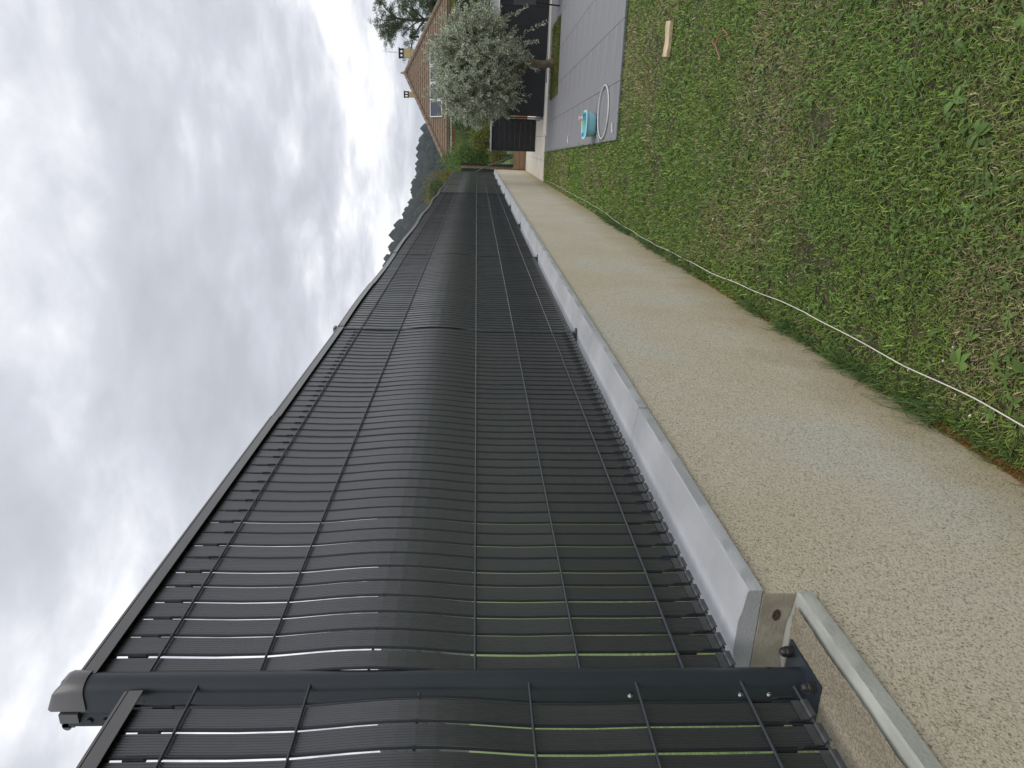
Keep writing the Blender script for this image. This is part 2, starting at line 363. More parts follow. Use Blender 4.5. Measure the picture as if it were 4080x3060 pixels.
# ---------------------------------------------------------------- slatted fence
fence = thing('slatted_fence', 'anthracite welded mesh fence filled with upright grey plastic slats on the low wall', 'fence', (0,0,0))
PITCH_S, PW = 0.0555, 2.53
ZB, ZT = 1.034, 2.236        # bottom and top of an upper panel (mid wire at 1.53)
def bulge(z):
    """fold of the welded panel between the wires at 1.53 and 1.93; slack between the others"""
    if 1.53 < z < 1.93: return 0.0155*math.sin(math.pi*(z-1.53)/0.40)**1.2
    for a, b, d in ((1.13,1.33,0.0012),(1.33,1.53,0.0022),(1.93,2.13,0.0022)):
        if a < z < b: return -d*math.sin(math.pi*(z-a)/(b-a))
    return 0.0
def slat_mesh(ribs, seg):
    mb = MB(); hw = 0.0231; xs = []
    if ribs:
        nr = 8; 
        for k in range(nr):
            a = -hw+2*hw*k/nr; b = -hw+2*hw*(k+1)/nr
            xs += [(a, -0.0012), (a+0.0010, 0.0), (b-0.0010, 0.0)]
        xs += [(hw, -0.0012)]
    else: xs = [(-hw,-0.001), (-hw+0.002,0.0), (hw-0.002,0.0), (hw,-0.001)]
    prof = [(y, x-0.0035) for y, x in xs]+[(hw-0.0004,-0.0107),(-hw+0.0004,-0.0107)]
    zs = [ZB,1.13,1.18,1.23,1.28,1.33,1.38,1.43,1.48,1.53]+[1.53+0.40*k/seg for k in range(1, seg+1)]+[1.97,2.03,2.09,2.13, ZT]
    n = len(prof); vs = []; fs = []
    for z in zs: vs += [(x+bulge(z), y, z) for y, x in prof]
    for i in range(len(zs)-1):
        for k in range(n): fs.append((i*n+k, i*n+(k+1) % n, (i+1)*n+(k+1) % n, (i+1)*n+k))
    fs.append(tuple(range(n))); fs.append(tuple((len(zs)-1)*n+k for k in range(n)))
    mb.add(vs, fs); return mb.mesh('slat', M['pvc'], smooth=False)
SL_NEAR, SL_FAR = slat_mesh(True, 12), slat_mesh(False, 8)
for p in SL_NEAR.polygons: p.use_smooth = False
# clip rolled round the bottom wire, with its flap on the face of the slat
mb = MB(); mb.tube([(0.0,-0.0205,0),(0.0,0.0205,0)], 0.0052, 10); mb.box(-0.0022,0.0,-0.0225,0.0225,0.006,0.021); mb.box(0.0050,0.0064,-0.019,0.019,-0.007,0.001)
CLIP = mb.mesh('slat_clip', M['pvc_clip'], smooth=True)
mb = MB(); mb.box(-0.009,-0.0035,-0.0042,0.0042,-0.018,0.018); SPACER = mb.mesh('spacer', M['black'])
def panel(y0, y1, dz, near, indiv, cap2=True):
    """one welded panel between two posts, its slats, clips and cap rail"""
    vw = MB(); mb = MB(); a, b = y0+0.012, y1-0.012; ns = int((b-a+0.004)/PITCH_S); st = a+((b-a)-ns*PITCH_S)/2
    for h in (0.6, 0.4, 0.0, -0.2, -0.4):
        mb.tube([(0.0032,a-0.02,1.53+h+dz),(0.0032,(a+b)/2,1.53+h+dz),(0.0032,b+0.02,1.53+h+dz)], 0.0027, 8 if near else 5)
    mb.tube([(-0.0085+bulge(1.73)-0.006,a,1.73+dz),(-0.0085+bulge(1.73)-0.006,b,1.73+dz)], 0.0027, 5)
    mb.tube([(0.0,a-0.01,ZB-0.003+dz),(0.0,b+0.01,ZB-0.003+dz)], 0.0027, 8 if near else 5)
    zl = [ZB-0.004, 1.33, 1.43, 1.53]+[1.53+0.4*k/8 for k in range(1,9)]+[2.03,2.13,2.23]
    if y0 < 12:
        for k in range(ns+1):
            y = st+PITCH_S*k
            vw.tube([(-0.0035+bulge(z)*0.95, y+0.0005, z+dz) for z in zl], 0.0026, 6 if near else 4, caps=False)
            if near:   # the wire kinks out at the ends of the panel
                vw.tube([(-0.004,y-0.001,2.13+dz),(-0.001,y-0.001,2.142+dz),(-0.001,y-0.001,2.160+dz)], 0.0022, 5)
                vw.tube([(-0.0035,y+0.001,1.085+dz),(0.002,y+0.001,1.07+dz),(0.002,y+0.001,1.045+dz)], 0.0022, 6)
    pan = mb.build('wire_panel', M['wire'], fence, smooth=True)
    if vw.v: vw.build('upright_wires', M['wire_shade'], pan, smooth=True)
    r = random.Random(int(y0*100)+5)
    far = MB() if not indiv else None
    for k in range(ns):
        y = st+PITCH_S*(k+0.5)
        if indiv:
            o = link('slat', SL_NEAR if near else SL_FAR, pan, loc=(r.uniform(-0.0006,0.0006), y+r.uniform(-0.0009,0.0009), dz+r.uniform(-0.001,0.001)))
            o.rotation_euler = (0, 0, rad(r.uniform(-0.9,0.9)))
            if y0 < 0: o.scale = (1, 0.958, 1)
            elif near and (k < 1 or r.random() < 0.30): o.scale = (1, 0.968, 1)
            if y0 == 0 and k == 0: o.location.y -= 0.0022
            if y0 < 4.5:
                link('slat_clip', CLIP, pan, loc=(0.0, y, ZB-0.003+dz))
        else: FARSL.append((y, dz))
        if near:
            link('spacer', SPACER, pan, loc=(0.0, y+PITCH_S/2, 2.175+dz)); link('spacer', SPACER, pan, loc=(0.0, y+PITCH_S/2, 1.105+dz))
    # cap rail in two lengths that overlap by a hair half way, not quite straight
    ym = (y0+y1)/2+(0.01 if near else r.uniform(-0.1,0.1))
    cprof = [(-0.014,0.0),(-0.014,0.030),(-0.010,0.0345),(0.004,0.0345),(0.0085,0.0325),(0.0090,0.0275),(0.0055,0.0270),(0.0055,0.0248),(0.0100,0.0243),(0.0110,0.0),(0.0085,0.0),(0.0075,0.028),(-0.012,0.028),(-0.012,0.0)]
    sag = r.uniform(0.003, 0.009) if y0 > 2 else 0.0; tilt = r.uniform(-0.003, 0.003) if y0 > 2 else 0
    for (ya, yb, grow, up) in ((a-0.004, ym, 0.0012, 0.0015+tilt), (ym-0.012, b+0.004, 0.0, 0.0)):
        c = MB()
        c.prism(cprof, lambda p, q, t: (p*(1+grow*60)-0.001+sag*0.8*math.sin((t-a)*2.2), t, 2.218+q+grow+up+dz+sag*math.sin((t-a)*2.5)), ya, yb, 8)
        c.build('cap_rail', M['cap'], pan, smooth=True)
    return pan
FARSL = []
for i in range(9):
    panel(PW*i, min(PW*(i+1), 21.95), 0.0, i == 0, i < 5)
panel(-PW, -0.026, -0.10, True, True)
mb = MB(); hw = 0.0231
for y, dz in FARSL:
    prof = [(-hw,-0.0116),(-hw,-0.0045),(hw,-0.0040),(hw,-0.0116)]
    zs = [ZB,1.33,1.43,1.53]+[1.53+0.4*k/5 for k in range(1,6)]+[2.03,2.13,ZT]
    vs = [(x+bulge(z), y+q, z) for z in zs for q, x in prof]
    mb.add(vs, [(i*4+k, i*4+k+1, (i+1)*4+k+1, (i+1)*4+k) for i in range(len(zs)-1) for k in range(3)])
mb.build('slats', M['pvc'], fence, kind='stuff')
# the near post: rounded tube with a notched rear flange, cap, base plate and bolts
def post_near(y):
    z0, z1 = 0.902, 2.262
    arc = [(0.0+0.019*math.cos(a), 0.025*math.sin(a)) for a in np.linspace(-math.pi/2, math.pi/2, 13)]
    prof = arc+[(-0.040,0.0255),(-0.046,0.020),(-0.050,0.0225),(-0.060,0.030),(-0.066,0.030),(-0.070,0.026),(-0.070,-0.026),(-0.066,-0.030),(-0.060,-0.030),(-0.050,-0.0225),(-0.046,-0.020),(-0.040,-0.0255)]
    p = MB(); p.prism(prof, lambda a, b, t: (a-0.008, y+b, t), z0, z1, 1)
    po = p.build('post', M['steel'], fence, smooth=True)
    h = MB()
    for k in range(46):      # black pegs down the flange, painting the shade inside its notches
        z = 2.225-0.028*k
        h.tube([(-0.0645,y-0.0305,z),(-0.0645,y-0.0245,z)], 0.0055, 8)
    h.build('flange_notch_shade', M['black'], po)
    c = MB()
    outer = [(1.13*a+0.001, 1.13*b) for a, b in arc]+[(-0.034,0.0285),(-0.034,-0.0285)]
    # visor: low at the front, rising to a ridge at the back of the tube
    n = len(outer); vs = []
    zt = lambda a: z1+0.004+0.030*math.sin(min(max((0.021-a)/0.05,0),1)*math.pi/2)
    for a, b in outer: vs.append((a-0.008, y+b, z1-0.034))
    for a, b in outer: vs.append((a-0.008, y+b, zt(a)-0.007))
    for a, b in outer: vs.append((a*0.94-0.009, y+b*0.86, zt(a)))
    for a, b in outer: vs.append((a*0.80-0.012, y+b*0.40, zt(a*0.9)+0.003))
    fs = [(j*n+k, j*n+(k+1) % n, (j+1)*n+(k+1) % n, (j+1)*n+k) for j in range(3) for k in range(n)]+[tuple(3*n+k for k in range(n)), tuple(range(n-1,-1,-1))]
    c.add(vs, fs)
    c.box(-0.060,-0.0425, y-0.024, y+0.024, z1-0.002, z1+0.010)
    c.box(-0.066,-0.046, y-0.0315, y-0.024, z1-0.020, z1+0.013)
    c.tube([(-0.078,y-0.027,z1+0.006),(-0.078,y+0.027,z1+0.006)], 0.0085, 12); c.box(-0.080,-0.0655, y-0.027, y+0.027, z1-0.008, z1+0.014)
    c.build('post_cap', M['cap'], po, smooth=True)
    b = MB(); b.box(-0.098,0.032, y-0.065, y+0.065, 0.8955, 0.9035); b.build('base_plate', M['steel'], po)
    for bx, by in ((0.015,0.048),(0.015,-0.048),(-0.081,0.048),(-0.081,-0.048)):
        b = MB(); b.lathe([(0.0125,0),(0.0125,0.0015),(0.0112,0.002),(0.0112,0.013),(0.0105,0.0145),(0.0098,0.0150),(0.0095,0.018),(0.0080,0.022),(0.0050,0.0252),(0.0,0.0262)], (bx, y+by, 0.9035), 16)
        b.build('bolt_cover', M['black'], po, smooth=True)
    for k, z in enumerate((1.24, 1.03, 0.975)):
        b = MB(); b.lathe([(0.0055,0),(0.0055,0.0022),(0.0035,0.004),(0,0.0045)], (0,0,0), 10)
        o = b.build('screw', M['zinc'], po, smooth=True); o.location = (-0.018, y-0.0262, z); o.rotation_euler = (rad(90),0,0)
    b = MB(); b.tube([(0.0085,y+0.012,0.965),(0.0100,y+0.013,0.965)], 0.0042, 10); b.build('drill_hole_shade', M['black'], po)  # black disc on the tube, painting the dark inside of a hole
post_near(0.0)
# posts between panels: slim notched face, round-cornered foot flange
def post_mid(y, dz=0.0):
    p = MB(); p.prism([(0.004,-0.0205),(0.006,-0.017),(0.006,0.017),(0.004,0.0205),(-0.05,0.0205),(-0.05,-0.0205)], lambda a, b, t: (a-0.004, y+b, t), 1.0+dz, 2.268+dz, 1)
    po = p.build('post', M['steel'], fence, smooth=True)
    h = MB()
    for k in range(13):
        z = 1.03+0.1*k+dz; h.box(0.0005, 0.0032, y-0.010, y+0.004, z-0.006, z+0.006)
    h.build('notch_shade', M['black'], po)  # black blocks on the face, painted shade in place of cut slots
    b = MB(); n = 20
    ring = [(0.002+0.022*math.cos(a), y+0.029*math.sin(a)) for a in np.linspace(-math.pi/2, math.pi/2, 10)]+[(-0.07,y+0.029),(-0.07,y-0.029)]
    vs = [(x,yy,0.9958+dz) for x,yy in ring]+[(x,yy,1.0035+dz) for x,yy in ring]; m = len(ring)
    b.add(vs, [(k,(k+1) % m,m+(k+1) % m,m+k) for k in range(m)]+[tuple(range(m-1,-1,-1)),tuple(range(m,2*m))])
    b.build('foot_flange', M['wire'], po, smooth=True)
    c = MB(); c.box(-0.056, 0.006, y-0.024, y+0.024, 2.262+dz, 2.272+dz); c.build('post_cap', M['cap'], po)
for i in range(1, 9): post_mid(PW*i)
post_mid(-PW, -0.10)
post_mid(21.98)

# ---------------------------------------------------------------- lawn
def grass():
    """mown, patchy turf: blades lean every way; density follows distance"""
    Vs, Fs, Cs = [], [], []; base = 0
    cx, cy = 0.951, -1.055
    def zone(x0, x1, y0, y1, dens, ln, wd, keep=None):
        n = int((x1-x0)*(y1-y0)*dens); x = rng.uniform(x0, x1, n); y = rng.uniform(y0, y1, n)
        ok = np.ones(n, bool)
        ok &= ~((x > LEFT_T(y)-0.00) & (y > 6.90)) & (x > 0.108)
        ok &= x < cx+(y-cy)*0.30+0.9
        return x[ok], y[ok], ln, wd
    zs = [zone(0.1,3.2,-0.3,1.2,24000,0.025,0.0036), zone(0.1,3.2,1.2,2.6,18000,0.026,0.0044), zone(0.1,3.6,2.6,4.4,11000,0.029,0.0060),
          zone(0.1,4.2,4.4,7.0,6000,0.031,0.0082), zone(0.1,1.2,7.0,10.5,5000,0.034,0.0105), zone(0.1,1.2,10.5,15.4,3600,0.036,0.0135)]
    for x, y, ln, wd in zs:
        n = len(x)
        patch = vnoise(x,y,1.1,1)*0.5+vnoise(x,y,2.9,2)*0.3+vnoise(x,y,8,3)*0.2
        lush = vnoise(x,y,0.8,5)*0.55+vnoise(x,y,2.3,6)*0.45
        bare = vnoise(x,y,3.2,8)*0.6+vnoise(x,y,9,9)*0.4
        keep = rng.random(n) < np.clip(1.55-(bare-0.42)*3.6, 0.25, 1.0)
        x, y, patch, lush = x[keep], y[keep], patch[keep], lush[keep]; n = len(x)
        az = rng.uniform(0, 2*math.pi, n); lean = np.clip(rng.normal(0.90, 0.40, n), 0.05, 1.5)
        l = ln*rng.uniform(0.45, 1.35, n)*(0.75+0.6*lush); wv = wd*rng.uniform(0.6, 1.3, n)
        d = np.stack([np.cos(az)*np.sin(lean), np.sin(az)*np.sin(lean), np.cos(lean)], 1)
        lean2 = np.clip(lean+rng.uniform(0.1,0.8,n), 0, 1.75)
        d2 = np.stack([np.cos(az)*np.sin(lean2), np.sin(az)*np.sin(lean2), np.cos(lean2)], 1)
        tw = az+math.pi/2+rng.normal(0,0.5,n); S = np.stack([np.cos(tw), np.sin(tw), np.zeros(n)], 1)
        P = np.stack([x, y, rng.uniform(0.0, 0.012, n)], 1)
        A = P-S*wv[:,None]*0.5; B = P+S*wv[:,None]*0.5
        m = P+d*(l*0.55)[:,None]; Cc = m+S*wv[:,None]*0.42; Dd = m-S*wv[:,None]*0.42; T = m+d2*(l*0.45)[:,None]
        for a in (Cc, Dd, T): a[:,2] = np.maximum(a[:,2], 0.003+0.004*rng.random(n))
        V = np.stack([A,B,Cc,Dd,T],1).reshape(-1,3)
        k = np.arange(n)*5+base
        Fs.append(np.stack([k,k+1,k+2],1)); Fs.append(np.stack([k,k+2,k+3],1)); Fs.append(np.stack([k+3,k+2,k+4],1))
        dry = rng.random(n) < np.clip((patch-0.50)*2.4+0.10, 0.04, 0.65)
        g1 = np.array([0.110,0.205,0.040]); g2 = np.array([0.310,0.430,0.090]); g3 = np.array([0.080,0.205,0.055])
        t = rng.random((n,1)); u = (lush[:,None] > 0.52)
        col = (g1*(1-t)+g2*t)*(1-u*0.5)+(g3*(1-t)+g2*t)*u*0.5
        dcol = np.array([0.25,0.225,0.10])*(1-t)+np.array([0.48,0.44,0.24])*t
        col = np.where(dry[:,None], dcol, col)*rng.uniform(0.45,1.45,(n,1))
        Vs.append(V); Cs.append(np.repeat(col,5,axis=0)); base += 5*n
    me = npmesh('grass', np.concatenate(Vs), np.concatenate(Fs), M['blade'], np.concatenate(Cs))
    link('grass', me, kind='stuff', label='short patchy mown grass with dry straw coloured areas beside the wall', cat='grass')
grass()
def long_grass():
    """longer blades along the foot of the wall and the terrace edge"""
    Vs, Fs, Cs = [], [], []; base = 0; spots = []
    r = random.Random(3)
    for _ in range(240):
        y = r.uniform(0.2, 8.0); q = float(vnoise(0.1, y, 1.7, 4))
        if q < 0.38: continue
        spots.append((0.112+abs(r.gauss(0,0.02)), y, 10, 0.055+0.09*q, -1))
    for yy in (1.0,1.06,1.18,1.45,1.5,1.6,1.68,2.15,2.2): spots += [(0.125+0.01*k, yy+0.01*k, 9, 0.16, -1) for k in range(3)]
    for k in range(150): y = r.uniform(6.9, 15); spots.append((LEFT_T(y)-0.01, y, 7, 0.07, 1))
    for k in range(110): spots.append((r.uniform(1.0,2.6), 6.90, 7, 0.06, 0))
    for k in range(90): spots.append((r.uniform(0.15,3.0), r.uniform(0.3,6.0), 8, 0.065, 0))
    for x, y, n, ln, side in spots:
        for _ in range(n):
            az = r.uniform(0, 2*math.pi) if side == 0 else (r.gauss(math.pi, 1.1) if side < 0 and r.random() < .35 else r.uniform(-1.9, 1.9))
            l = ln*r.uniform(0.5,1.2); wv = 0.0032*r.uniform(0.7,1.4)*(1+0.12*y); lean = r.uniform(0.15,0.9); px, py, pz = x+r.gauss(0,0.012), y+r.gauss(0,0.015), 0.0
            px = max(px, 0.109)
            pts = []; sx, sy = -math.sin(az), math.cos(az)
            for s in range(4):
                w_ = wv*(1-s/3.6); pts.append((px-sx*w_/2, py-sy*w_/2, pz)); pts.append((px+sx*w_/2, py+sy*w_/2, pz))
                px += math.cos(az)*math.sin(lean)*l/3; py += math.sin(az)*math.sin(lean)*l/3; pz = max(0.004, pz+math.cos(lean)*l/3); lean += r.uniform(0.25,0.6)
                px = max(px, 0.1085)
            Vs += pts
            for s in range(3): Fs.append((base+2*s, base+2*s+1, base+2*s+3, base+2*s+2))
            c = np.array([0.090,0.160,0.055])*(0.6+0.9*r.random())+np.array([0.02,0.02,0.0])*r.random(); Cs += [c]*8; base += 8
    me = npmesh('long_grass', np.array(Vs), np.array(Fs), M['blade'], np.array(Cs))
    link('long_grass', me, kind='stuff', label='longer dark green grass tufts along the foot of the rendered wall', cat='grass')
long_grass()
def moss():
    n = 9000; y = np.concatenate([rng.normal(0.62,0.10,n//3), rng.normal(0.95,0.12,n//3), rng.normal(2.9,0.35,n//6), rng.normal(4.6,0.5,n-2*(n//3)-n//6)]); x = 0.107+np.abs(rng.normal(0,0.010,len(y)))
    P = np.stack([x,y,np.abs(rng.normal(0,0.008,len(y)))],1); D = unit(rng.normal(size=P.shape)+np.array([0.5,0,0.8]))
    t = rng.random((len(y),1)); col = np.array([0.22,0.10,0.03])*(1-t)+np.array([0.42,0.24,0.08])*t
    V,Fc,cc = leaves(P,D,np.full(len(y),0.016)*rng.uniform(0.5,1.4,len(y)),np.full(len(y),0.0028),col)
    link('dry_moss', npmesh('dry_moss',V,Fc,M['blade'],cc), kind='stuff', label='orange brown dry moss at the foot of the wall', cat='moss')
moss()
def weeds():
    """broad leaved weeds: rosettes and clover scattered through the turf"""
    Vs, Fs, Cs = [], [], []; base = 0; r = random.Random(11)
    def leaf(px,py,pz,az,l,wd,el,c):
        nonlocal base
        ca, sa = math.cos(az), math.sin(az); pts = []; z = pz; x, y = px, py; e = el
        for s, ww in enumerate((0.25,0.75,1.0,0.75,0.12)):
            h = wd*ww/2; pts += [(x+sa*h, y-ca*h, z+h*0.25),(x-sa*h, y+ca*h, z+h*0.25)] 
            x += ca*math.cos(e)*l/4; y += sa*math.cos(e)*l/4; z = max(0.006, z+math.sin(e)*l/4); e -= r.uniform(0.12,0.35)
        Vs.extend(pts)
        for s in range(4): Fs.append((base+2*s,base+2*s+1,base+2*s+3,base+2*s+2))
        Cs.extend([c]*10); base += 10
    for k in range(230):
        y = 0.25+5.6*r.random()**1.25; x = r.uniform(0.2, 1.2+0.32*y)
        c0 = np.array([0.090,0.165,0.055])*np.array([1.15,1.05,0.8])*r.uniform(0.75,1.5)+np.array([0.02,0.015,0.01])*r.random()
        big = r.random() < 0.16
        for j in range(r.randint(4,8)): leaf(x,y,0.012,r.uniform(0,6.283),r.uniform(0.04,0.07) if big else r.uniform(0.022,0.045),r.uniform(0.022,0.034) if big else r.uniform(0.011,0.018),r.uniform(0.1,0.6),c0*1.2*r.uniform(0.8,1.3))
    for k in range(7500):
        y = 0.2+6.0*r.random()**1.2; x = r.uniform(0.13,1.2+0.32*y)
        if vnoise(x,y,1.9,12) < 0.46: continue
        leaf(x,y,r.uniform(0.012,0.03),r.uniform(0,6.283),r.uniform(0.012,0.026),r.uniform(0.010,0.017),r.uniform(-0.1,0.6),np.array([0.13,0.21,0.058])*r.uniform(0.6,1.5))
    link('broadleaf_weeds', npmesh('broadleaf_weeds',np.array(Vs),np.array(Fs),M['leafm'],np.array(Cs)), kind='stuff', label='clover and broad leaved weeds growing through the near lawn', cat='weeds')
weeds()
def pebbles():
    """few pale bits of stone and shell in the turf"""
    mb = MB(); r = random.Random(5)
    for k in range(46):
        x, y, s = r.uniform(0.14,0.75), r.uniform(0.6,4.5), r.uniform(0.003,0.008)
        vs = [(x+s*r.uniform(0.7,1.2)*math.cos(a), y+s*r.uniform(0.7,1.2)*math.sin(a), 0.010+0.002*r.random()) for a in (0,1.2,2.4,3.7,5)]+[(x,y,0.010+s*0.9),(x,y,0.004)]
        mb.add(vs, [(i,(i+1) % 5,5) for i in range(5)]+[((i+1) % 5,i,6) for i in range(5)])
    mb.build('pebbles', M['white_stone'], kind='stuff', label='small pale stones lying in the turf near the wall', cat='stones')
pebbles()
# white wire laid along the wall
pts = [(0.27,-2.2),(0.265,-1.0),(0.262,0.2),(0.26,0.65),(0.26,0.86),(0.25,1.23),(0.252,1.55),(0.26,2.0),(0.235,2.48),(0.205,3.13),(0.18,4.31),(0.165,5.3),(0.17,6.33),(0.205,7.84),(0.20,10.0),(0.19,12.72),(0.17,15.2)]
P3 = []
for a, b in zip(pts, pts[1:]):
    for k in range(6):
        t = k/6; P3.append((a[0]+(b[0]-a[0])*t+0.003*math.sin((a[1]+(b[1]-a[1])*t)*9), a[1]+(b[1]-a[1])*t, 0.030+0.006*math.sin((a[1]+(b[1]-a[1])*t)*4.1)))
MB().tube(P3, 0.0022, 6).build('lawn_wire', M['cord'], smooth=True, label='thin white wire lying along the lawn beside the rendered wall', cat='wire')
# yellow leaf fallen on the wire
mb = MB(); mb.add([(0.29,0.76,0.034),(0.302,0.775,0.040),(0.318,0.80,0.038),(0.300,0.79,0.030)], [(0,1,2,3)]); mb.build('fallen_leaf', mat('yellow_leaf',(0.55,0.38,0.06),0.6,(0.6,0.45,0.1),60), label='yellow fallen leaf against the white wire on the grass', cat='leaf')
# scrap of split wood
mb = MB(); r = random.Random(9); prof = [(-0.034,0.0),(-0.036,0.030),(-0.010,0.052),(0.030,0.046),(0.037,0.010),(0.030,0.0)]
n = len(prof); vs = []
for i in range(9):
    t = -0.128+0.256*i/8
    for p, q in prof: vs.append((t+r.uniform(-0.003,0.003), p*(1+0.1*math.sin(i))+r.uniform(-0.002,0.002), q*(0.9+0.1*math.cos(i*0.9))+0.006+r.uniform(-0.001,0.001)))
mb.add(vs, [(i*n+k,i*n+(k+1) % n,(i+1)*n+(k+1) % n,(i+1)*n+k) for i in range(8) for k in range(n)]+[tuple(range(n-1,-1,-1)),tuple(8*n+k for k in range(n))])
o = mb.build('firewood_piece', M['wood_pale'], label='pale split piece of firewood lying on the lawn in front of the terrace', cat='firewood'); o.location = (1.755,5.02,0.012); o.rotation_euler = (0,0,rad(-3))
tw = [(1.60,3.58),(1.63,3.62),(1.645,3.70),(1.61,3.77),(1.57,3.78),(1.52,3.74),(1.49,3.69),(1.47,3.66)]
MB().tube([(x,y,0.032+0.006*math.sin(i*2)) for i,(x,y) in enumerate(tw)], 0.0045, 6).tube([(1.57,3.80,0.03),(1.585,3.84,0.035),(1.61,3.89,0.03)],0.0035,6).build('red_root', M['twine'], smooth=True, label='reddish curved root lying on the bare patch of lawn beyond the near weeds', cat='root')
mb = MB(); mb.tube([(2.03,2.92,0.03),(1.99,2.99,0.04),(1.965,3.08,0.035)],[0.002,0.0035,0.002],5); mb.tube([(2.0,2.98,0.04),(1.96,3.0,0.045)],0.002,5)
mb.build('dry_twig', M['wood_pale'], smooth=True, label='pale dry twig on the lawn near the right edge', cat='twig')

# ---------------------------------------------------------------- terrace
T0 = Vector((1.0, 6.92, 0)); TA = rad(1.75)
terr = bpy.data.objects.new('terrace', None); C.objects.link(terr); terr['kind'] = 'structure'; terr.location = T0; terr.rotation_euler = (0,0,TA)
mb = MB(); mb.box(0.004, 6.0, 0.004, 8.18, -0.25, 0.012); mb.build('terrace_base', M['grout'], terr)
tmesh = {}
def bed_at(cx, cy): # planting bed hole in terrace coordinates
    return 1.0 < cx < 2.5 and 6.2 < cy < 7.8
def tilebox(wx, wy):
    key = (round(wx,3), round(wy,3))
    if key not in tmesh:
        mb = MB(); e = 0.0018; g = 0.0022
        for (i0, z) in ((0, 0.0), (0, 0.0185), (e, 0.0200)):
            pass
        x0, x1, y0, y1 = g, wx-g, g, wy-g
        vs = [(x0,y0,0),(x1,y0,0),(x1,y1,0),(x0,y1,0),(x0,y0,.0185),(x1,y0,.0185),(x1,y1,.0185),(x0,y1,.0185),(x0+e,y0+e,.02),(x1-e,y0+e,.02),(x1-e,y1-e,.02),(x0+e,y1-e,.02)]
        mb.add(vs, [(3,2,1,0)]+[(a,(a+1) % 4,4+(a+1) % 4,4+a) for a in range(4)]+[(4+a,4+(a+1) % 4,8+(a+1) % 4,8+a) for a in range(4)]+[(8,9,10,11)])
        tmesh[key] = mb.mesh('tile', M['tile'])
    return tmesh[key]
BX0, BX1, BY0, BY1 = 1.02, 2.36, 6.18, 7.50     # planting bed cut out
r = random.Random(2)
for i in range(10):
    for j in range(14):
        x0, y0 = 0.6*i, 0.6*j; x1, y1 = x0+0.6, min(y0+0.6, 8.18)
        if y1-y0 < 0.1: continue
        # clip against the bed
        if x1 > BX0+.01 and x0 < BX1-.01 and y1 > BY0+.01 and y0 < BY1-.01:
            rects = []
            if x0 < BX0: rects.append((x0, BX0, y0, y1))
            if x1 > BX1: rects.append((BX1, x1, y0, y1))
            xa, xb = max(x0,BX0), min(x1,BX1)
            if y0 < BY0: rects.append((xa, xb, y0, BY0))
            if y1 > BY1: rects.append((xa, xb, BY1, y1))
        else: rects = [(x0,x1,y0,y1)]
        for a, b, c_, d in rects:
            if b-a < 0.03 or d-c_ < 0.03: continue
            o = link('tile', tilebox(b-a, d-c_), terr, loc=(a, c_, 0.0125+r.uniform(-0.0004,0.0004)))
# dark kerb round the planting bed
mb = MB(); mb.box(BX0,BX1,BY0-0.012,BY0+0.004,0.0,0.038); mb.box(BX0-0.012,BX0+0.004,BY0,BY1,0.0,0.038); mb.build('bed_edging', M['brown'], terr)
Tm = Matrix.Translation(T0) @ Matrix.Rotation(TA,4,'Z')
mb = MB(); mb.box(BX0+.005,BX1-.005,BY0+.005,BY1-.005,0.0,0.020); o = mb.build('planting_bed', M['soil'], terr)
def bedgrass():
    n = 15000; x = rng.uniform(BX0+0.01,BX1-0.01,n); y = rng.uniform(BY0+0.01,BY1-0.01,n)
    P = np.stack([x,y,np.full(n,0.02)],1); D = unit(rng.normal(size=(n,3))*np.array([1,1,0.5])+np.array([0,0,0.9]))
    t = rng.random((n,1)); dry = (vnoise(x,y,3.0,21)[:,None] > 0.62) & (rng.random((n,1)) < .6)
    col = np.where(dry, np.array([0.30,0.27,0.14])*(0.6+0.6*t), np.array([0.085,0.115,0.025])*(1-t)+np.array([0.17,0.20,0.05])*t)
    V,Fc,cc = leaves(P,D,rng.uniform(0.03,0.09,n),np.full(n,0.009),col)
    V = np.array([Tm @ Vector(p) for p in V])
    link('bed_grass', npmesh('bed_grass',V,Fc,M['blade'],cc), kind='stuff', label='yellow green grass growing in the planting bed round the olive tree', cat='grass')
bedgrass()

# concrete apron between lawn, wall end and black fence
pad = bpy.data.objects.new('concrete_apron', None); C.objects.link(pad); pad['kind'] = 'structure'
ys = [(15.17,17.6),(17.61,19.8),(19.81,21.6)]
for x0, x1 in ((0.107,0.555),(0.561,1.080),(1.086,2.2),(2.206,3.6),(3.606,5.2)):
    for y0, y1 in ys:
        if x0 < 0.7: y0 = max(y0, 15.46)
        if x0 > 1.5 and y0 > 17: continue
        mb = MB(); mb.box(x0, x1, y0, y1 if x0 < 1.5 else 15.68, -0.2, 0.016); mb.build('concrete_slab', M['pad'], pad)

# ---------------------------------------------------------------- timber edge, pole, fences at the far end
tb = thing('timber_retaining_edge', 'low brown timber retaining edge of two stacked boards at the end of the concrete', 'retaining edge', (0,0,0))
for k in range(2):
    mb = MB(); mb.box(0.125, 2.4, 21.66, 21.72, 0.005+0.195*k, 0.193+0.195*k); mb.build('board', M['timber'], tb)
for px in (0.145, 1.3, 2.36):
    mb = MB(); mb.box(px-0.035, px+0.035, 21.725, 21.80, -0.2, 0.42); mb.build('stake', M['timber'], tb)
MB().tube([(-0.10,21.95,1.72),(0.089,21.92,1.396),(0.51,21.88,0.42)], 0.017, 8).build('leaning_pole', M['mesh_green'], smooth=True, label='thin green pole leaning against the end of the slatted fence', cat='pole')
sf = thing('timber_screen', 'brown board screen with dark posts at the far end of the wall', 'screen', (0,0,0))
xs = np.linspace(-1.6, 0.19, 18)
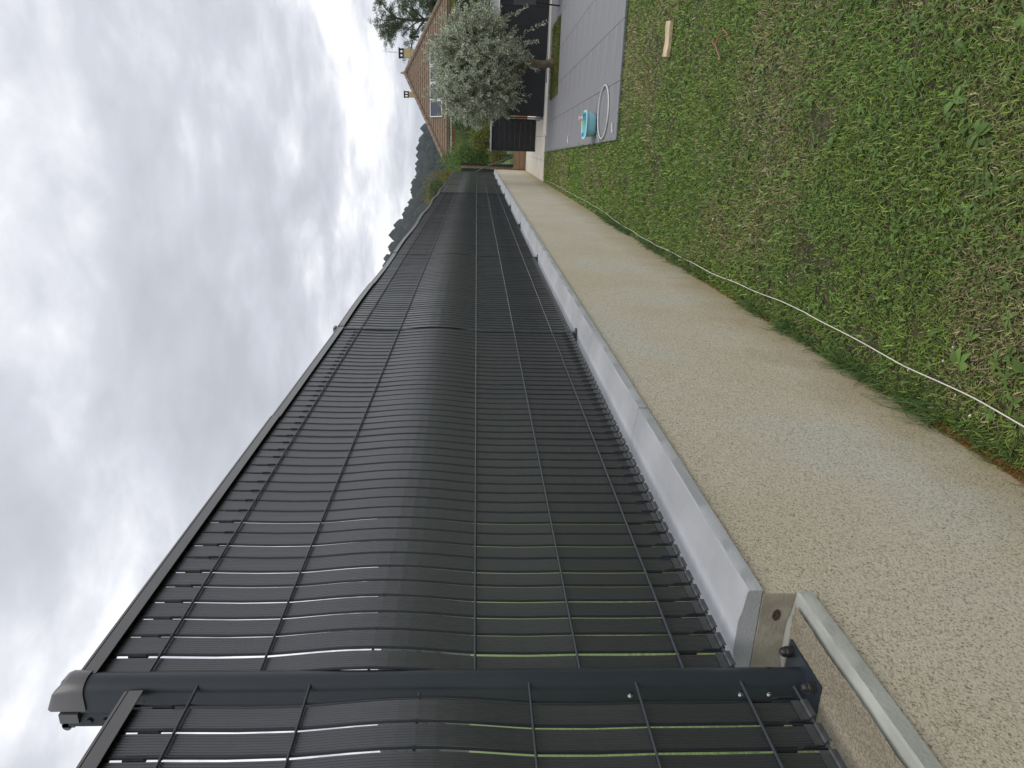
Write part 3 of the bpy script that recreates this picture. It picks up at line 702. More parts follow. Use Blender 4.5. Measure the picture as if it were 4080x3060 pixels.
for k in range(17):
    mb = MB(); mb.box(xs[k]+0.006, xs[k+1]-0.006, 22.5, 22.53, 0.33, 2.03-0.0*k); mb.build('board' if k % 2 == 0 else 'dark_batten', M['timber'] if k % 2 == 0 else M['black_wall'], sf)
for px in (-1.62, -0.7, 0.21):
    mb = MB(); mb.box(px-0.035, px+0.035, 22.46, 22.54, 0.2, 2.06); mb.build('post', M['black_wall'], sf)
gm_ = thing('green_mesh_fence', 'green wire mesh garden fence on the bank behind the timber edge', 'fence', (0,0,0))
mb = MB()
for k in range(26): x = 0.25+0.10*k; mb.tube([(x,22.3,0.33),(x,22.3,1.15)],0.003,4)
for k in range(9): mb.tube([(0.22,22.297,0.36+0.095*k),(2.8,22.297,0.36+0.095*k)],0.003,4)
mb.build('mesh', M['mesh_green'], gm_)
for px in (0.24,1.5,2.8): MB().tube([(px,22.33,0.1),(px,22.33,1.2)],0.02,8).build('post', M['mesh_green'], gm_, smooth=True)

# black gate of horizontal boards
gt = thing('black_board_gate', 'black gate of wide horizontal boards with grey capping beside the black wall', 'gate', (0.71,18.2,0), math.atan2(-0.15,0.79))
GW = 0.80; nb = 8; z0g, z1g = 0.02, 1.10
for k in range(nb):
    h = (z1g-z0g)/nb; mb = MB(); mb.box(0.045, GW-0.045, 0.0, 0.022, z0g+h*k+0.006, z0g+h*(k+1)-0.006); mb.build('board', M['black_wall'], gt)
for a in (0.0, GW-0.05):
    mb = MB(); mb.box(a, a+0.05, -0.012, 0.04, 0.0, 1.16); mb.build('frame', M['black_wall'], gt)
mb = MB(); mb.box(0.05, GW-0.05, 0.004, 0.03, 1.10, 1.16); mb.build('top_rail', M['black_wall'], gt)
mb = MB(); mb.box(0.05, GW-0.05, 0.024, 0.03, 0.02, 1.10); mb.build('gap_glint_sheet', M['metal_cap'], gt)  # added pale sheet, its colour stands for light caught on board edges
for k in range(5):
    x0 = -0.02+k*(GW+0.04)/5; mb = MB(); mb.box(x0, x0+(GW+0.04)/5-0.006, -0.03, 0.09, 1.162, 1.195+0.008*(k % 2)); mb.build('capping', M['metal_cap'], gt)
# black enclosure wall
bw = thing('black_wall', 'black clad garden wall with bright metal capping behind the olive tree', 'wall', (1.50,15.96,0), math.atan2(-0.24,2.3))
W = 4.4
for k in range(4):
    mb = MB(); mb.box(W/4*k+0.003, W/4*(k+1)-0.003, 0.0, 0.05, 0.03, 1.09); mb.build('panel', M['black_wall'], bw)
mb = MB(); mb.box(0.02, W, 0.052, 2.0, 0.0, 1.085); mb.build('body', M['black_wall'], bw)
mb = MB(); mb.box(-0.03, W+0.03, -0.045, 0.30, 1.275, 1.298); mb.build('capping', M['white_metal'], bw)
mb = MB(); mb.box(-0.02, W+0.02, -0.035, 0.29, 1.118, 1.275); mb.build('fascia', M['metal_cap'], bw)
mb = MB(); mb.box(-0.03, W+0.03, -0.05, 0.30, 1.092, 1.118); mb.build('lower_lip', M['white_metal'], bw)
mb = MB(); mb.box(-0.02, W, -0.06, 0.0, 0.015, 0.03); mb.build('base_strip', M['metal_cap'], bw)
MB().tube([(-0.06,0.35,0.05),(-0.06,0.35,1.15)],0.014,8).build('downpipe', M['black'], bw, smooth=True)
mb = MB(); r = random.Random(8); nn = 12; vs = []
for i in range(6):
    for k in range(nn):
        a = 2*math.pi*k/nn; rr = 0.085*math.sin(math.pi*(i+0.4)/6.4)*(1+0.35*math.sin(3*a+i)); vs.append((rr*math.cos(a), 0.7*rr*math.sin(a), 0.03*i*(1+0.2*math.cos(2*a))))
mb.add(vs, [(i*nn+k,i*nn+(k+1) % nn,(i+1)*nn+(k+1) % nn,(i+1)*nn+k) for i in range(5) for k in range(nn)]+[tuple(5*nn+k for k in range(nn))])
o = mb.build('grey_rag', M['rag'], smooth=True, label='crumpled grey cloth at the foot of the black gate post', cat='cloth'); o.location = (1.50,16.3,0.016)

# ---------------------------------------------------------------- tub, toys, hoop, pieces on the terrace
tub = thing('baby_bath', 'turquoise plastic tub holding bath toys near the corner of the grey terrace', 'tub', (1.180,8.44,0.033), rad(2))
def rr_ring(hx, hy, z, n=32, p=3.2):
    o_ = []
    for k in range(n):
        a = 2*math.pi*k/n; c_, s_ = math.cos(a), math.sin(a)
        o_.append((hx*math.copysign(abs(c_)**(2/p), c_), hy*math.copysign(abs(s_)**(2/p), s_), z))
    return o_
def shell(rings, mb):
    n = len(rings[0]); vs = [p for r_ in rings for p in r_]
    mb.add(vs, [(i*n+k,i*n+(k+1) % n,(i+1)*n+(k+1) % n,(i+1)*n+k) for i in range(len(rings)-1) for k in range(n)]+[tuple(range(n-1,-1,-1)),tuple((len(rings)-1)*n+k for k in range(n))])
mb = MB(); shell([rr_ring(0.105,0.145,0.010),rr_ring(0.128,0.170,0.014),rr_ring(0.138,0.180,0.028),rr_ring(0.145,0.188,0.08),rr_ring(0.151,0.195,0.136),rr_ring(0.145,0.190,0.136),rr_ring(0.136,0.176,0.08),rr_ring(0.128,0.165,0.032),rr_ring(0.10,0.13,0.026)], mb); mb.build('basin', M['turq'], tub, smooth=True)
mb = MB(); shell([rr_ring(0.148,0.193,0.128),rr_ring(0.170,0.215,0.130),rr_ring(0.177,0.222,0.136),rr_ring(0.174,0.219,0.142),rr_ring(0.150,0.196,0.143),rr_ring(0.143,0.188,0.134)], mb)
mb.f = mb.f[:-2]+[]; mb.build('rim', M['turq_rim'], tub, smooth=True)
for sx in (-0.085,0.085):
    for sy in (-0.11,0.11): mb = MB(); mb.lathe([(0.0,0),(0.016,0),(0.013,0.018)],(sx,sy,0),10); mb.build('foot', M['turq_rim'], tub, smooth=True)
def ball(mb, c, rx, ry=None, rz=None, n=14, m=8):
    ry = ry or rx; rz = rz or rx
    mb.lathe([(math.sin(math.pi*i/m)*1.0+1e-5, 0) for i in range(0)] or [(1e-4,0)], (0,0,-99), 3) if False else None
    vs = []; fs = []
    for i in range(m+1):
        t = math.pi*i/m
        for k in range(n): a = 2*math.pi*k/n; vs.append((c[0]+rx*math.sin(t)*math.cos(a), c[1]+ry*math.sin(t)*math.sin(a), c[2]-rz*math.cos(t)))
    for i in range(m):
        for k in range(n): fs.append((i*n+k,i*n+(k+1) % n,(i+1)*n+(k+1) % n,(i+1)*n+k))
    mb.add(vs, fs); return mb
t = thing('bath_toy', 'pink bath toy with round ears and lilac body in the turquoise tub', 'toy', (1.262,8.56,0.17))
b_ = MB(); ball(b_, (0,0,0.012), 0.032,0.028,0.026); b_.build('body', M['lilac'], t, smooth=True)
b_ = MB(); ball(b_, (0,0,0.038), 0.021); b_.build('head', M['pink'], t, smooth=True)
for s_ in (-1,1): b_ = MB(); ball(b_, (0.020*s_,0,0.055), 0.010,0.006,0.010); b_.build('ear', M['pink'], t, smooth=True)
t = thing('bath_toy', 'yellow toy boat between the pink and blue toys in the turquoise tub', 'toy', (1.205,8.55,0.165))
b_ = MB(); shell([rr_ring(0.018,0.010,0,16),rr_ring(0.033,0.018,0.018,16),rr_ring(0.030,0.015,0.018,16),rr_ring(0.018,0.008,0.006,16)], b_); b_.build('hull', M['yellow'], t, smooth=True)
b_ = MB(); b_.tube([(0,0,0.01),(0,0,0.035)],0.006,8); b_.build('funnel', M['yellow'], t, smooth=True)
t = thing('bath_toy', 'green toy fish at the right end of the turquoise tub', 'toy', (1.305,8.53,0.168))
b_ = MB(); ball(b_, (0,0,0.012), 0.020,0.012,0.016); b_.build('body', M['green'], t, smooth=True)
b_ = MB(); b_.add([(0.016,0,0.012),(0.034,-0.003,0.026),(0.034,-0.003,0.0),(0.034,0.003,0.026),(0.034,0.003,0.0)],[(0,1,2),(0,4,3),(1,3,4,2),(0,3,1),(0,2,4)]); b_.build('tail', M['green'], t)
t = thing('bath_toy', 'blue toy whale at the left end of the turquoise tub', 'toy', (1.065,8.50,0.168))
b_ = MB(); ball(b_, (0,0,0.010), 0.027,0.017,0.018); b_.build('body', M['blue'], t, smooth=True)
b_ = MB(); b_.tube([(-0.018,0,0.014),(-0.032,0,0.026),(-0.036,0,0.040)],[0.008,0.005,0.003],8); b_.box(-0.046,-0.028,-0.010,0.010,0.038,0.042); b_.build('tail', M['blue'], t, smooth=True)
hp = thing('hula_hoop', 'silver grey hula hoop lying on the terrace in front of the tub', 'hoop', (1.312,7.80,0.047))
MB().tube([(0.297*math.cos(a), 0.335*math.sin(a), 0.003*math.sin(a)) for a in np.linspace(0,2*math.pi,73)[:-1]], 0.0095, 10, closed=True).build('ring', M['hoop'], hp, smooth=True)
MB().tube([(0.297*math.cos(a), 0.335*math.sin(a), 0.003*math.sin(a)) for a in np.linspace(4.1,4.28,5)], 0.0104, 10).build('joint', M['metal_cap'], hp, smooth=True)
MB().tube([(1.185,7.165,0.044),(1.15,7.172,0.043),(1.105,7.150,0.043),(1.073,7.112,0.044)], 0.0085, 8).build('curved_tube', M['hoop'], smooth=True, label='short curved grey tube at the near left corner of the terrace', cat='tube')
MB().tube([(1.067,11.11,0.042),(1.02,11.12,0.042),(0.975,11.09,0.042),(0.952,11.05,0.042)], 0.009, 8).build('curved_tube', M['hoop'], smooth=True, label='short curved grey tube by the left terrace edge beyond the tub', cat='tube')
MB().tube([(1.06,8.17,0.040),(0.985,7.95,0.045)], 0.006, 6).build('grey_stick', M['metal_cap'], smooth=True, label='thin grey stick on the tiles left of the hoop', cat='stick')
# black garden chair entering at the edge of the picture
ch = thing('garden_chair', 'black tubular garden chair on the terrace at the upper edge of the picture', 'chair', (3.68,13.35,0.033), rad(8))
for sx, sy in ((-0.27,-0.25),(-0.27,0.27),(0.27,-0.25),(0.27,0.27)):
    MB().tube([(sx,sy,0.0),(sx+math.copysign(0.012,-sx),sy*0.96,0.22),(sx*0.9,sy*0.9,0.43)], 0.014, 8).build('leg', M['black'], ch, smooth=True)
mb = MB(); mb.box(-0.27,0.27,-0.25,0.27,0.425,0.445); mb.build('seat', M['black'], ch)
mb = MB(); mb.box(-0.26,0.26,0.25,0.275,0.46,0.90, Matrix.Rotation(rad(-8),4,'X')); mb.build('backrest', M['black'], ch)

# ---------------------------------------------------------------- olive tree
def limb_path(a, b, bow, n=6, r=random):
    a, b = Vector(a), Vector(b); d = b-a; s = d.cross(Vector((r.uniform(-1,1),r.uniform(-1,1),r.uniform(-1,1)))).normalized()*bow*d.length
    return [a+d*(i/n)+s*math.sin(math.pi*i/n)+Vector((r.uniform(-1,1),r.uniform(-1,1),r.uniform(-1,1)))*0.012*d.length for i in range(n+1)]
def olive():
    tr = thing('olive_tree', 'silvery green olive tree with a knotty trunk in the bed on the terrace', 'tree', (2.41,13.98,0.02)); r = random.Random(21)
    mb = MB(); pts = []; rs = []
    for i in range(11):
        z = 0.74*i/10; pts.append((0.02*math.sin(i*1.3)-0.02*z, 0.015*math.cos(i), z)); rs.append(0.086-0.020*z+0.008*math.sin(i*2.1)+(0.02 if i == 0 else 0))
    mb.tube(pts, rs, 12)
    k = len(mb.v); mb.v = [(x+0.004*math.sin(z*60+x*90), y+0.004*math.cos(z*50+y*80), z) for x,y,z in mb.v]
    mb.build('trunk', M['bark'], tr, smooth=True)
    top = Vector(pts[-1]); P, D = [], []; lb = MB()
    cen = np.array([-0.12,0.0,1.60]); R = np.array([1.22,1.05,1.06])
    def twig(a, b, n=16):
        a, b = np.array(a), np.array(b); d = b-a; 
        lb.tube([tuple(a+d*t+np.array([0,0,-0.05*t*t])) for t in (0,0.5,1)], [0.006,0.004,0.002], 4, caps=False)
        for i in range(n):
            t = 0.15+0.85*(i+r.random())/n; p = a+d*t+np.array([0,0,-0.05*t*t])
            u = d/np.linalg.norm(d); q = np.cross(u, [r.gauss(0,1),r.gauss(0,1),r.gauss(0,1)]); q /= np.linalg.norm(q)+1e-9
            for s in (-1,1): P.append(p); v = u*r.uniform(0.35,0.9)+q*s*0.8+np.array([0,0,r.uniform(-0.15,0.2)]); D.append(v/np.linalg.norm(v))
    ends = []
    for i in range(9):
        a = 2*math.pi*i/9+r.uniform(-0.3,0.3); el = r.uniform(0.35,1.35)
        e = cen+R*np.array([math.cos(a)*math.cos(el), math.sin(a)*math.cos(el), math.sin(el)*0.9-0.15])*0.62
        path = limb_path(top-Vector((0,0,0.08)), Vector(e), 0.10, 6, r); lb.tube(path, [0.036-0.0042*k for k in range(7)], 7)
        ends += [(path[3],0.5),(path[4],0.6),(path[5],0.8),(path[6],1.0)]
    sub = []
    for p, s in ends:
        for k in range(4):
            v = Vector((r.gauss(0,1),r.gauss(0,1),r.gauss(0.15,0.8))).normalized(); q = p+v*0.36*(0.7+0.5*r.random())
            qq = (np.array(q)-cen)/R; m_ = np.linalg.norm(qq)
            if m_ > 0.92: q = Vector(cen+qq/m_*0.92*R)
            path = limb_path(p, q, 0.08, 3, r); lb.tube(path, [0.013,0.010,0.008,0.006], 5); sub += [path[1],path[2],path[3]]
    nt_ = 0
    while nt_ < 1750:
        # a twig grows outwards from the nearest sub limb
        a = r.uniform(0,2*math.pi); cz = r.uniform(-1,1); sz = math.sqrt(1-cz*cz); rr = r.uniform(0.42,1.0)**0.55
        lump = 0.95+0.13*math.sin(3*a+1.0)*math.cos(2.3*cz)+0.10*math.sin(7*a+4*cz)
        e = cen+R*np.array([sz*math.cos(a), sz*math.sin(a), cz])*rr*lump
        if e[2] < 0.52: e[2] = 0.55+0.10*r.random()
        s0 = min(r.sample(sub, 14), key=lambda q: (q-Vector(e)).length)
        v = Vector(e)-s0; st = s0 if v.length < 0.34 else Vector(e)-v.normalized()*0.34
        twig(st, e, 14); nt_ += 1
    lb.build('branches', M['bark'], tr)
    for hang in ((0.45,-0.25,0.75,0.68,-0.45,0.30),(0.05,-0.35,0.70,-0.18,-0.5,0.42),(0.30,-0.4,0.72,0.33,-0.55,0.45),(-0.6,-0.3,0.85,-0.72,-0.45,0.62),(0.75,-0.2,0.9,0.95,-0.35,0.66)):
        twig(hang[:3], hang[3:], 20)
    P, D = np.array(P), np.array(D); n = len(P)
    t = rng.random((n,1)); col = np.array([0.23,0.285,0.185])*(1-t)+np.array([0.66,0.71,0.57])*t
    young = rng.random((n,1)) < 0.06; col = np.where(young, np.array([0.34,0.30,0.14]), col)
    V, Fc, cc = leaves(P, D, rng.uniform(0.045,0.075,n), rng.uniform(0.015,0.021,n), col)
    link('crown', npmesh('crown', V, Fc, M['olive_leaf'], cc), tr)
olive()

# ---------------------------------------------------------------- shrubs and hedge on the bank
def shrub(name, label, cat, c, R, n, lf, c1, c2, seed, box=False, lumps=14, alt=None, stem=True, group=None, inner=0.78):
    t_ = thing(name, label, cat, (c[0],c[1],c[2]), 0, group); r_ = np.random.default_rng(seed)
    if stem:
        mb = MB(); rr = random.Random(seed)
        for k in range(6): mb.tube(limb_path((rr.uniform(-.1,.1)*R[0],rr.uniform(-.1,.1),0),(rr.uniform(-.6,.6)*R[0],rr.uniform(-.5,.5)*R[1],R[2]*1.3),0.08,4,rr),[0.03,0.022,0.016,0.012,0.006],6)
        mb.build('stems', M['bark'], t_)
    R = np.array(R)
    if box:
        P = r_.uniform(-1,1,(n,3)); ax = r_.integers(0,3,n); sg = np.where(r_.random(n) < .75,1,-1)
        P[np.arange(n),ax] = np.where(ax == 2, 1, sg*np.where(ax == 1,-1,1))*r_.uniform(0.88,1.0,n)
        P[:,2] += 0.03*np.sin(P[:,0]*40)+0.02*r_.normal(size=n)
        Nn = np.zeros((n,3)); Nn[np.arange(n),ax] = np.sign(P[np.arange(n),ax])
        P = P*R+np.array([0,0,R[2]])
    else:
        C0 = unit(r_.normal(size=(lumps,3)))*r_.uniform(0.30,0.68,(lumps,1)); C0[:,2] = np.abs(C0[:,2])*1.1-0.15
        i = r_.integers(0,lumps,n); Nn = unit(r_.normal(size=(n,3))); P = (C0[i]+Nn*r_.uniform(0.25,0.48,(n,1)))*R+np.array([0,0,R[2]*0.9]); P[:,2] = np.maximum(P[:,2],0.02)
    D = unit(Nn+r_.normal(size=(n,3))*0.7+np.array([0,0,0.15])); t = r_.random((n,1))
    col = (np.array(c1)*(1-t)+np.array(c2)*t)*1.45
    if alt is not None:
        q = (vnoise(P[:,0],P[:,2],1.6,seed)[:,None]) > 0.55; col = np.where(q & (r_.random((n,1)) < .75), np.array(alt)*(0.9+1.0*t), col)
    V,Fc,cc = leaves(P,D,r_.uniform(0.6,1.3,n)*lf,r_.uniform(0.5,0.9,n)*lf*0.6,col)
    link('foliage', npmesh('foliage',V,Fc,M['leafm'],cc), t_)
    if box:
        mb = MB(); mb.box(-R[0]*.9,R[0]*.9,-R[1]*.85,R[1]*.85,0,R[2]*1.86); mb.build('hedge_core_shade', M['hill'], t_)  # added dark box, the hedge's shaded interior put into its colour
    return t_
G1, G2 = (0.045,0.085,0.025), (0.12,0.18,0.05)
shrub('clipped_hedge','tall dark clipped hedge running behind the olive tree below the house','hedge',(4.6,27.3,0.33),(3.3,0.6,1.02),30000,0.055,(0.022,0.045,0.022),(0.055,0.095,0.035),1,box=True,stem=False)
shrub('leafy_shrub','big bright green leafy shrub left of the black gate','shrub',(0.42,24.4,0.33),(0.80,0.8,1.32),9000,0.075,G1,(0.16,0.24,0.07),2,lumps=18)
shrub('leafy_shrub','darker green shrub behind the black gate and under the awning','shrub',(1.45,25.6,0.33),(0.95,0.7,1.30),9000,0.06,(0.028,0.058,0.022),(0.075,0.12,0.04),3,lumps=18)
shrub('yellow_shrub','yellow green shrub just above the black gate','shrub',(1.0,23.3,0.33),(0.55,0.45,0.85),5200,0.06,(0.07,0.10,0.025),(0.20,0.20,0.05),4,lumps=12,alt=(0.06,0.11,0.03))
shrub('low_shrub','low rust tinted shrub between the screen and the black gate','shrub',(0.50,23.2,0.33),(0.34,0.4,0.50),3600,0.05,(0.09,0.11,0.03),(0.22,0.17,0.05),5,lumps=10,alt=(0.20,0.09,0.03))
shrub('dark_shrub','dark olive green shrub behind the crown of the olive tree','shrub',(2.55,24.6,0.33),(0.85,0.7,0.95),7000,0.06,(0.025,0.05,0.02),(0.06,0.10,0.035),6,lumps=16)
shrub('autumn_tree','bushy tree with yellow brown autumn leaves rising behind the fence','tree',(-0.80,28.2,0.33),(1.15,0.9,2.05),13000,0.085,(0.07,0.09,0.025),(0.22,0.17,0.05),7,lumps=20,alt=(0.05,0.09,0.03))
shrub('leafy_shrub','green shrub growing under the left eave of the house','shrub',(-0.10,30.5,0.33),(0.8,0.7,1.75),6500,0.08,(0.05,0.09,0.03),(0.13,0.19,0.06),8,lumps=14)
shrub('clipped_hedge','lighter green hedge behind the black wall at the upper edge of the picture','hedge',(5.6,24.2,0.33),(1.6,0.6,0.72),9000,0.07,(0.05,0.08,0.02),(0.12,0.16,0.04),9,box=True,stem=False)
# ---------------------------------------------------------------- house
hs = thing('house', 'yellow house with a brown tiled hip roof and two chimneys beyond the garden', 'house', (0,0,0))
A = Vector((-0.41,42,3.25)); B = Vector((8.75,42,3.25)); AP = Vector((4.71,46.3,5.95)); BK = Vector((4.71,54,5.95)); A2 = Vector((-0.41,58,3.25)); B2 = Vector((8.75,58,3.25))
mb = MB(); mb.box(0.1,8.25,42.7,57.4,0,3.12); mb.build('walls', M['stucco'], hs)
def tiled(a, b, c_, d, n, name):
    """stepped courses between eave a-b and top d-c_"""
    mb = MB(); nrm = (b-a).cross(d-a).normalized(); nrm = nrm if nrm.z > 0 else -nrm
    for k in range(n):
        t0, t1 = k/n, (k+1)/n+0.004
        p0, p1, q0, q1 = a.lerp(d,t0), b.lerp(c_,t0), a.lerp(d,min(t1,1)), b.lerp(c_,min(t1,1))
        m_ = max(1, int((p1-p0).length/0.22)); vs = []; fs = []
        for i in range(m_+1):
            s_ = i/m_; lo_ = p0.lerp(p1,s_); hi_ = q0.lerp(q1,s_); h = 0.040+0.008*(i % 2)
            vs += [lo_-nrm*0.0, lo_+nrm*h, hi_+nrm*(0.010+0.008*(i % 2))]
        for i in range(m_): z = i*3; fs += [(z,z+3,z+4,z+1),(z+1,z+4,z+5,z+2)]
        mb.add(vs, fs)
    return mb.build(name, M['roof_tile'], hs)
tiled(A,B,AP,AP,19,'roof_tiles').__setitem__('kind','stuff')
tiled(A2,A,AP,BK,19,'roof_tiles').__setitem__('kind','stuff')
tiled(B,B2,BK,AP,19,'roof_tiles').__setitem__('kind','stuff')
mb = MB(); mb.add([A,B,B2,A2,AP,BK],[(0,1,4),(0,4,5,3),(1,2,5,4),(3,5,2),(0,3,2,1)]); mb.build('roof', M['brown'], hs)
def ridge_tiles(p, q, n, up=0.05):
    for k in range(n):
        a_ = p.lerp(q,k/n)+Vector((0,0,up)); b_ = p.lerp(q,(k+1.08)/n)+Vector((0,0,up+0.012)); MB().tube([a_,b_],[0.14,0.11],8).build('ridge_tile', M['ridge'], hs, smooth=True)
ridge_tiles(A,AP,17); ridge_tiles(B,AP,15); ridge_tiles(AP,BK,14)
mb = MB(); mb.lathe([(0.16,0),(0.15,0.12),(0.08,0.18),(0.06,0.26),(0.0,0.40)],tuple(AP),10); mb.build('roof_finial', M['ridge'], hs, smooth=True)
mb = MB(); mb.box(-0.50,8.85,41.86,42.0,3.13,3.24); mb.build('gutter', M['brown'], hs)
mb = MB(); mb.box(-0.40,8.7,42.0,42.7,3.16,3.20); mb.build('soffit', M['brown'], hs)
MB().tube([(7.62,41.95,3.04),(7.60,42.25,2.78),(7.58,42.62,2.55),(7.58,42.62,0.3)],0.055,8).build('downpipe', M['stucco'], hs, smooth=True)
def chimney(x, y, zb, zt, wd, ant):
    c_ = MB(); c_.box(x-wd/2,x+wd/2,y-wd/2,y+wd/2,zb,zt); ck = c_.build('chimney', M['stucco'], hs)
    c2 = MB(); c2.box(x-wd*.56,x+wd*.56,y-wd*.56,y+wd*.56,zt+0.002,zt+0.06); c2.box(x-wd*.60,x+wd*.60,y-wd*.60,y+wd*.60,zt+0.24,zt+0.30)
    for a in (-.45,0,.45):
        for b__ in (-.45,.45): c2.box(x+a*wd-0.03,x+a*wd+0.03,y+b__*wd-0.03,y+b__*wd+0.03,zt+0.06,zt+0.24)
    c2.build('chimney_cap', M['black'], ck)
    c3 = MB(); c3.box(x-wd*.53,x+wd*.53,y-wd*.53,y+wd*.53,zt-0.42,zt-0.36); c3.build('chimney_band', M['stucco'], ck)
    if ant:
        a_ = MB(); a_.tube([(x+.05,y,zt+0.4),(x+.05,y,zt+0.98)],0.022,6); a_.tube([(x-0.05,y,zt+1.1),(x+0.62,y-0.1,zt+1.16)],0.014,5)
        for k in range(3): a_.tube([(x+0.05+0.1*k,y-0.12,zt+1.30-0.06*k),(x+0.12+0.1*k,y+0.0,zt+0.92+0.06*k)],0.010,4)
        a_.build('antenna', M['metal_cap'], ck)
chimney(5.90,47.2,5.0,6.17,0.50,True); chimney(3.52,47.0,4.9,5.88,0.34,False)
# roof cowl
mb = MB(); ball(mb,(6.85,47.0,5.72),0.12); mb.tube([(6.85,47,5.2),(6.85,47,5.65)],0.07,8); mb.build('roof_cowl', M['black'], hs, smooth=True)
# solar collectors lying on the front slope
nrm = (B-A).cross(AP-A).normalized(); up_ = Vector((0,(AP-A).y,(AP-A).z)).normalized()
for k in range(4):
    sp_ = thing('solar_collector', ['leftmost dark solar collector with silver frame on the brown roof','second dark solar collector from the left on the brown roof','third dark solar collector from the left on the brown roof','fourth dark solar collector from the left on the brown roof'][k], 'solar panel', A+Vector((2.55+0.93*k,0,0))+up_*0.35+nrm*0.10, 0, 'solar collectors in a row on the house roof')
    def q(u, v, h): return Vector((u,0,0))+up_*v+nrm*h
    g_ = MB(); g_.add([q(.04,.04,.04),q(.86,.04,.04),q(.86,1.36,.04),q(.04,1.36,.04)],[(0,1,2,3)]); g_.build('glass', M['glass'], sp_)
    for (u0,u1,v0,v1) in ((0,.9,0,.05),(0,.9,1.35,1.41),(0,.05,.05,1.35),(.85,.9,.05,1.35)):
        f_ = MB(); f_.add([q(u0,v0,0),q(u1,v0,0),q(u1,v1,0),q(u0,v1,0),q(u0,v0,.07),q(u1,v0,.07),q(u1,v1,.07),q(u0,v1,.07)],[(0,3,2,1),(4,5,6,7),(0,1,5,4),(1,2,6,5),(2,3,7,6),(3,0,4,7)]); f_.build('frame', M['silver'], sp_)
# awning: white cassette with a scalloped dark red valance
aw = thing('rolled_awning', 'rolled up awning with white cassette and dark red scalloped valance under the eave', 'awning', (0,0,0))
mb = MB(); mb.box(-0.02,3.9,42.05,42.3,2.99,3.10); mb.build('cassette', M['white_metal'], aw)
mb = MB(); n_ = 130; vs = []
for i in range(n_+1):
    x = 0.1+3.7*i/n_; d_ = 0.05*abs(math.sin(math.pi*i/10)); vs += [(x,42.10,2.989),(x,42.08+0.01*math.sin(i),2.80-d_)]
mb.add(vs, [(2*i,2*i+2,2*i+3,2*i+1) for i in range(n_)]); mb.build('valance', M['brick_red'], aw)
for x in (0.02,3.85): mb = MB(); mb.box(x-0.04,x+0.04,42.35,42.72,2.86,3.0); mb.build('bracket', M['black'], aw)
# folded green parasol
pr_ = thing('folded_parasol', 'folded dark green parasol with a brown tip behind the olive crown', 'parasol', (5.35,33.0,0.33))
MB().tube([(0,0,0),(0,0,2.75)],0.025,8).build('pole', M['brown'], pr_, smooth=True)
mb = MB(); mb.lathe([(0.05,1.2),(0.16,1.35),(0.17,1.8),(0.12,2.4),(0.05,2.68)],(0,0,0),12); mb.v = [(x*(1+0.25*math.sin(6*math.atan2(y,x))),y*(1+0.25*math.sin(6*math.atan2(y,x))),z) for x,y,z in mb.v]; mb.build('canopy', M['cloth_green'], pr_, smooth=True)
mb = MB(); mb.lathe([(0.07,2.66),(0.08,2.74),(0.0,2.86)],(0,0,0),10); mb.build('tip', M['brown'], pr_, smooth=True)

# ---------------------------------------------------------------- pine behind the house
def pine(x, y, z0, H, seed, label, limbs, span, fsize=1.0):
    t_ = thing('pine_tree', label, 'tree', (x,y,z0)); r = random.Random(seed)
    pts = [(0.25*math.sin(i*0.5),0.1*math.cos(i*.7),H*0.93*i/12) for i in range(13)]
    MB().tube(pts,[0.26-0.017*i for i in range(13)],10).build('trunk', M['pine_bark'], t_, smooth=True)
    lb = MB(); tips = []
    for (h, az, ln, rise) in limbs:
        a = Vector(pts[min(12,int(h*12))]); e = a+Vector((math.cos(az)*ln, math.sin(az)*ln, rise)); path = limb_path(a,e,0.10,6,r)
        lb.tube(path,[0.085,0.072,0.06,0.048,0.036,0.026,0.014],6)
        for k in range(2,7):
            for _ in range(3):
                v = Vector((r.gauss(0,1),r.gauss(0,1),r.gauss(0.25,0.6))).normalized()*r.uniform(0.35,0.95); q_ = path[k]+v
                pth = limb_path(path[k],q_,0.15,3,r); lb.tube(pth,[0.022,0.016,0.012,0.008],4)
                tips.append(q_)
                if r.random() < .5: tips.append(q_+Vector((r.gauss(0,.2),r.gauss(0,.2),r.gauss(0.05,.14))))
                if r.random() < .5: tips.append(pth[2]+Vector((r.gauss(0,.12),r.gauss(0,.12),r.gauss(0.05,.1))))
    lb.build('branches', M['pine_bark'], t_)
    T_ = np.array([tuple(p) for p in tips]); m_ = 64; P = np.repeat(T_,m_,axis=0)+rng.normal(size=(len(T_)*m_,3))*np.array([0.11,0.11,0.075])*fsize
    n = len(P); D = unit(rng.normal(size=(n,3))+np.array([0,0,0.5])); t = rng.random((n,1))
    col = np.array([0.05,0.085,0.04])*(1-t)+np.array([0.12,0.17,0.075])*t
    V,Fc,cc = leaves(P,D,rng.uniform(0.08,0.15,n),rng.uniform(0.022,0.036,n),col); link('needles', npmesh('needles',V,Fc,M['leafm'],cc), t_)
r = random.Random(77)
lm = [(0.70,math.pi-0.2,2.2,1.1),(0.74,math.pi+0.7,1.7,1.5),(0.78,-0.3,2.2,1.2),(0.80,0.9,1.8,1.3),(0.86,2.2,1.4,1.5),(0.90,3.4,1.5,1.35),(0.95,0.2,1.3,1.2),(0.97,1.6,0.6,1.4),(0.62,-0.5,2.4,0.5),(0.70,5.0,1.8,1.2),(0.60,2.9,1.1,0.55),(0.90,4.2,1.0,1.5)]
pine(9.15,55,0,8.7,31,'pine with an open crown and forked limbs rising behind the house roof',lm,3)
lm2 = [(0.55+0.04*k,k*2.3,1.6-0.05*k,0.5) for k in range(11)]
pine(11.6,60,0,7.0,32,'second lower pine behind the right end of the roof',lm2,3)
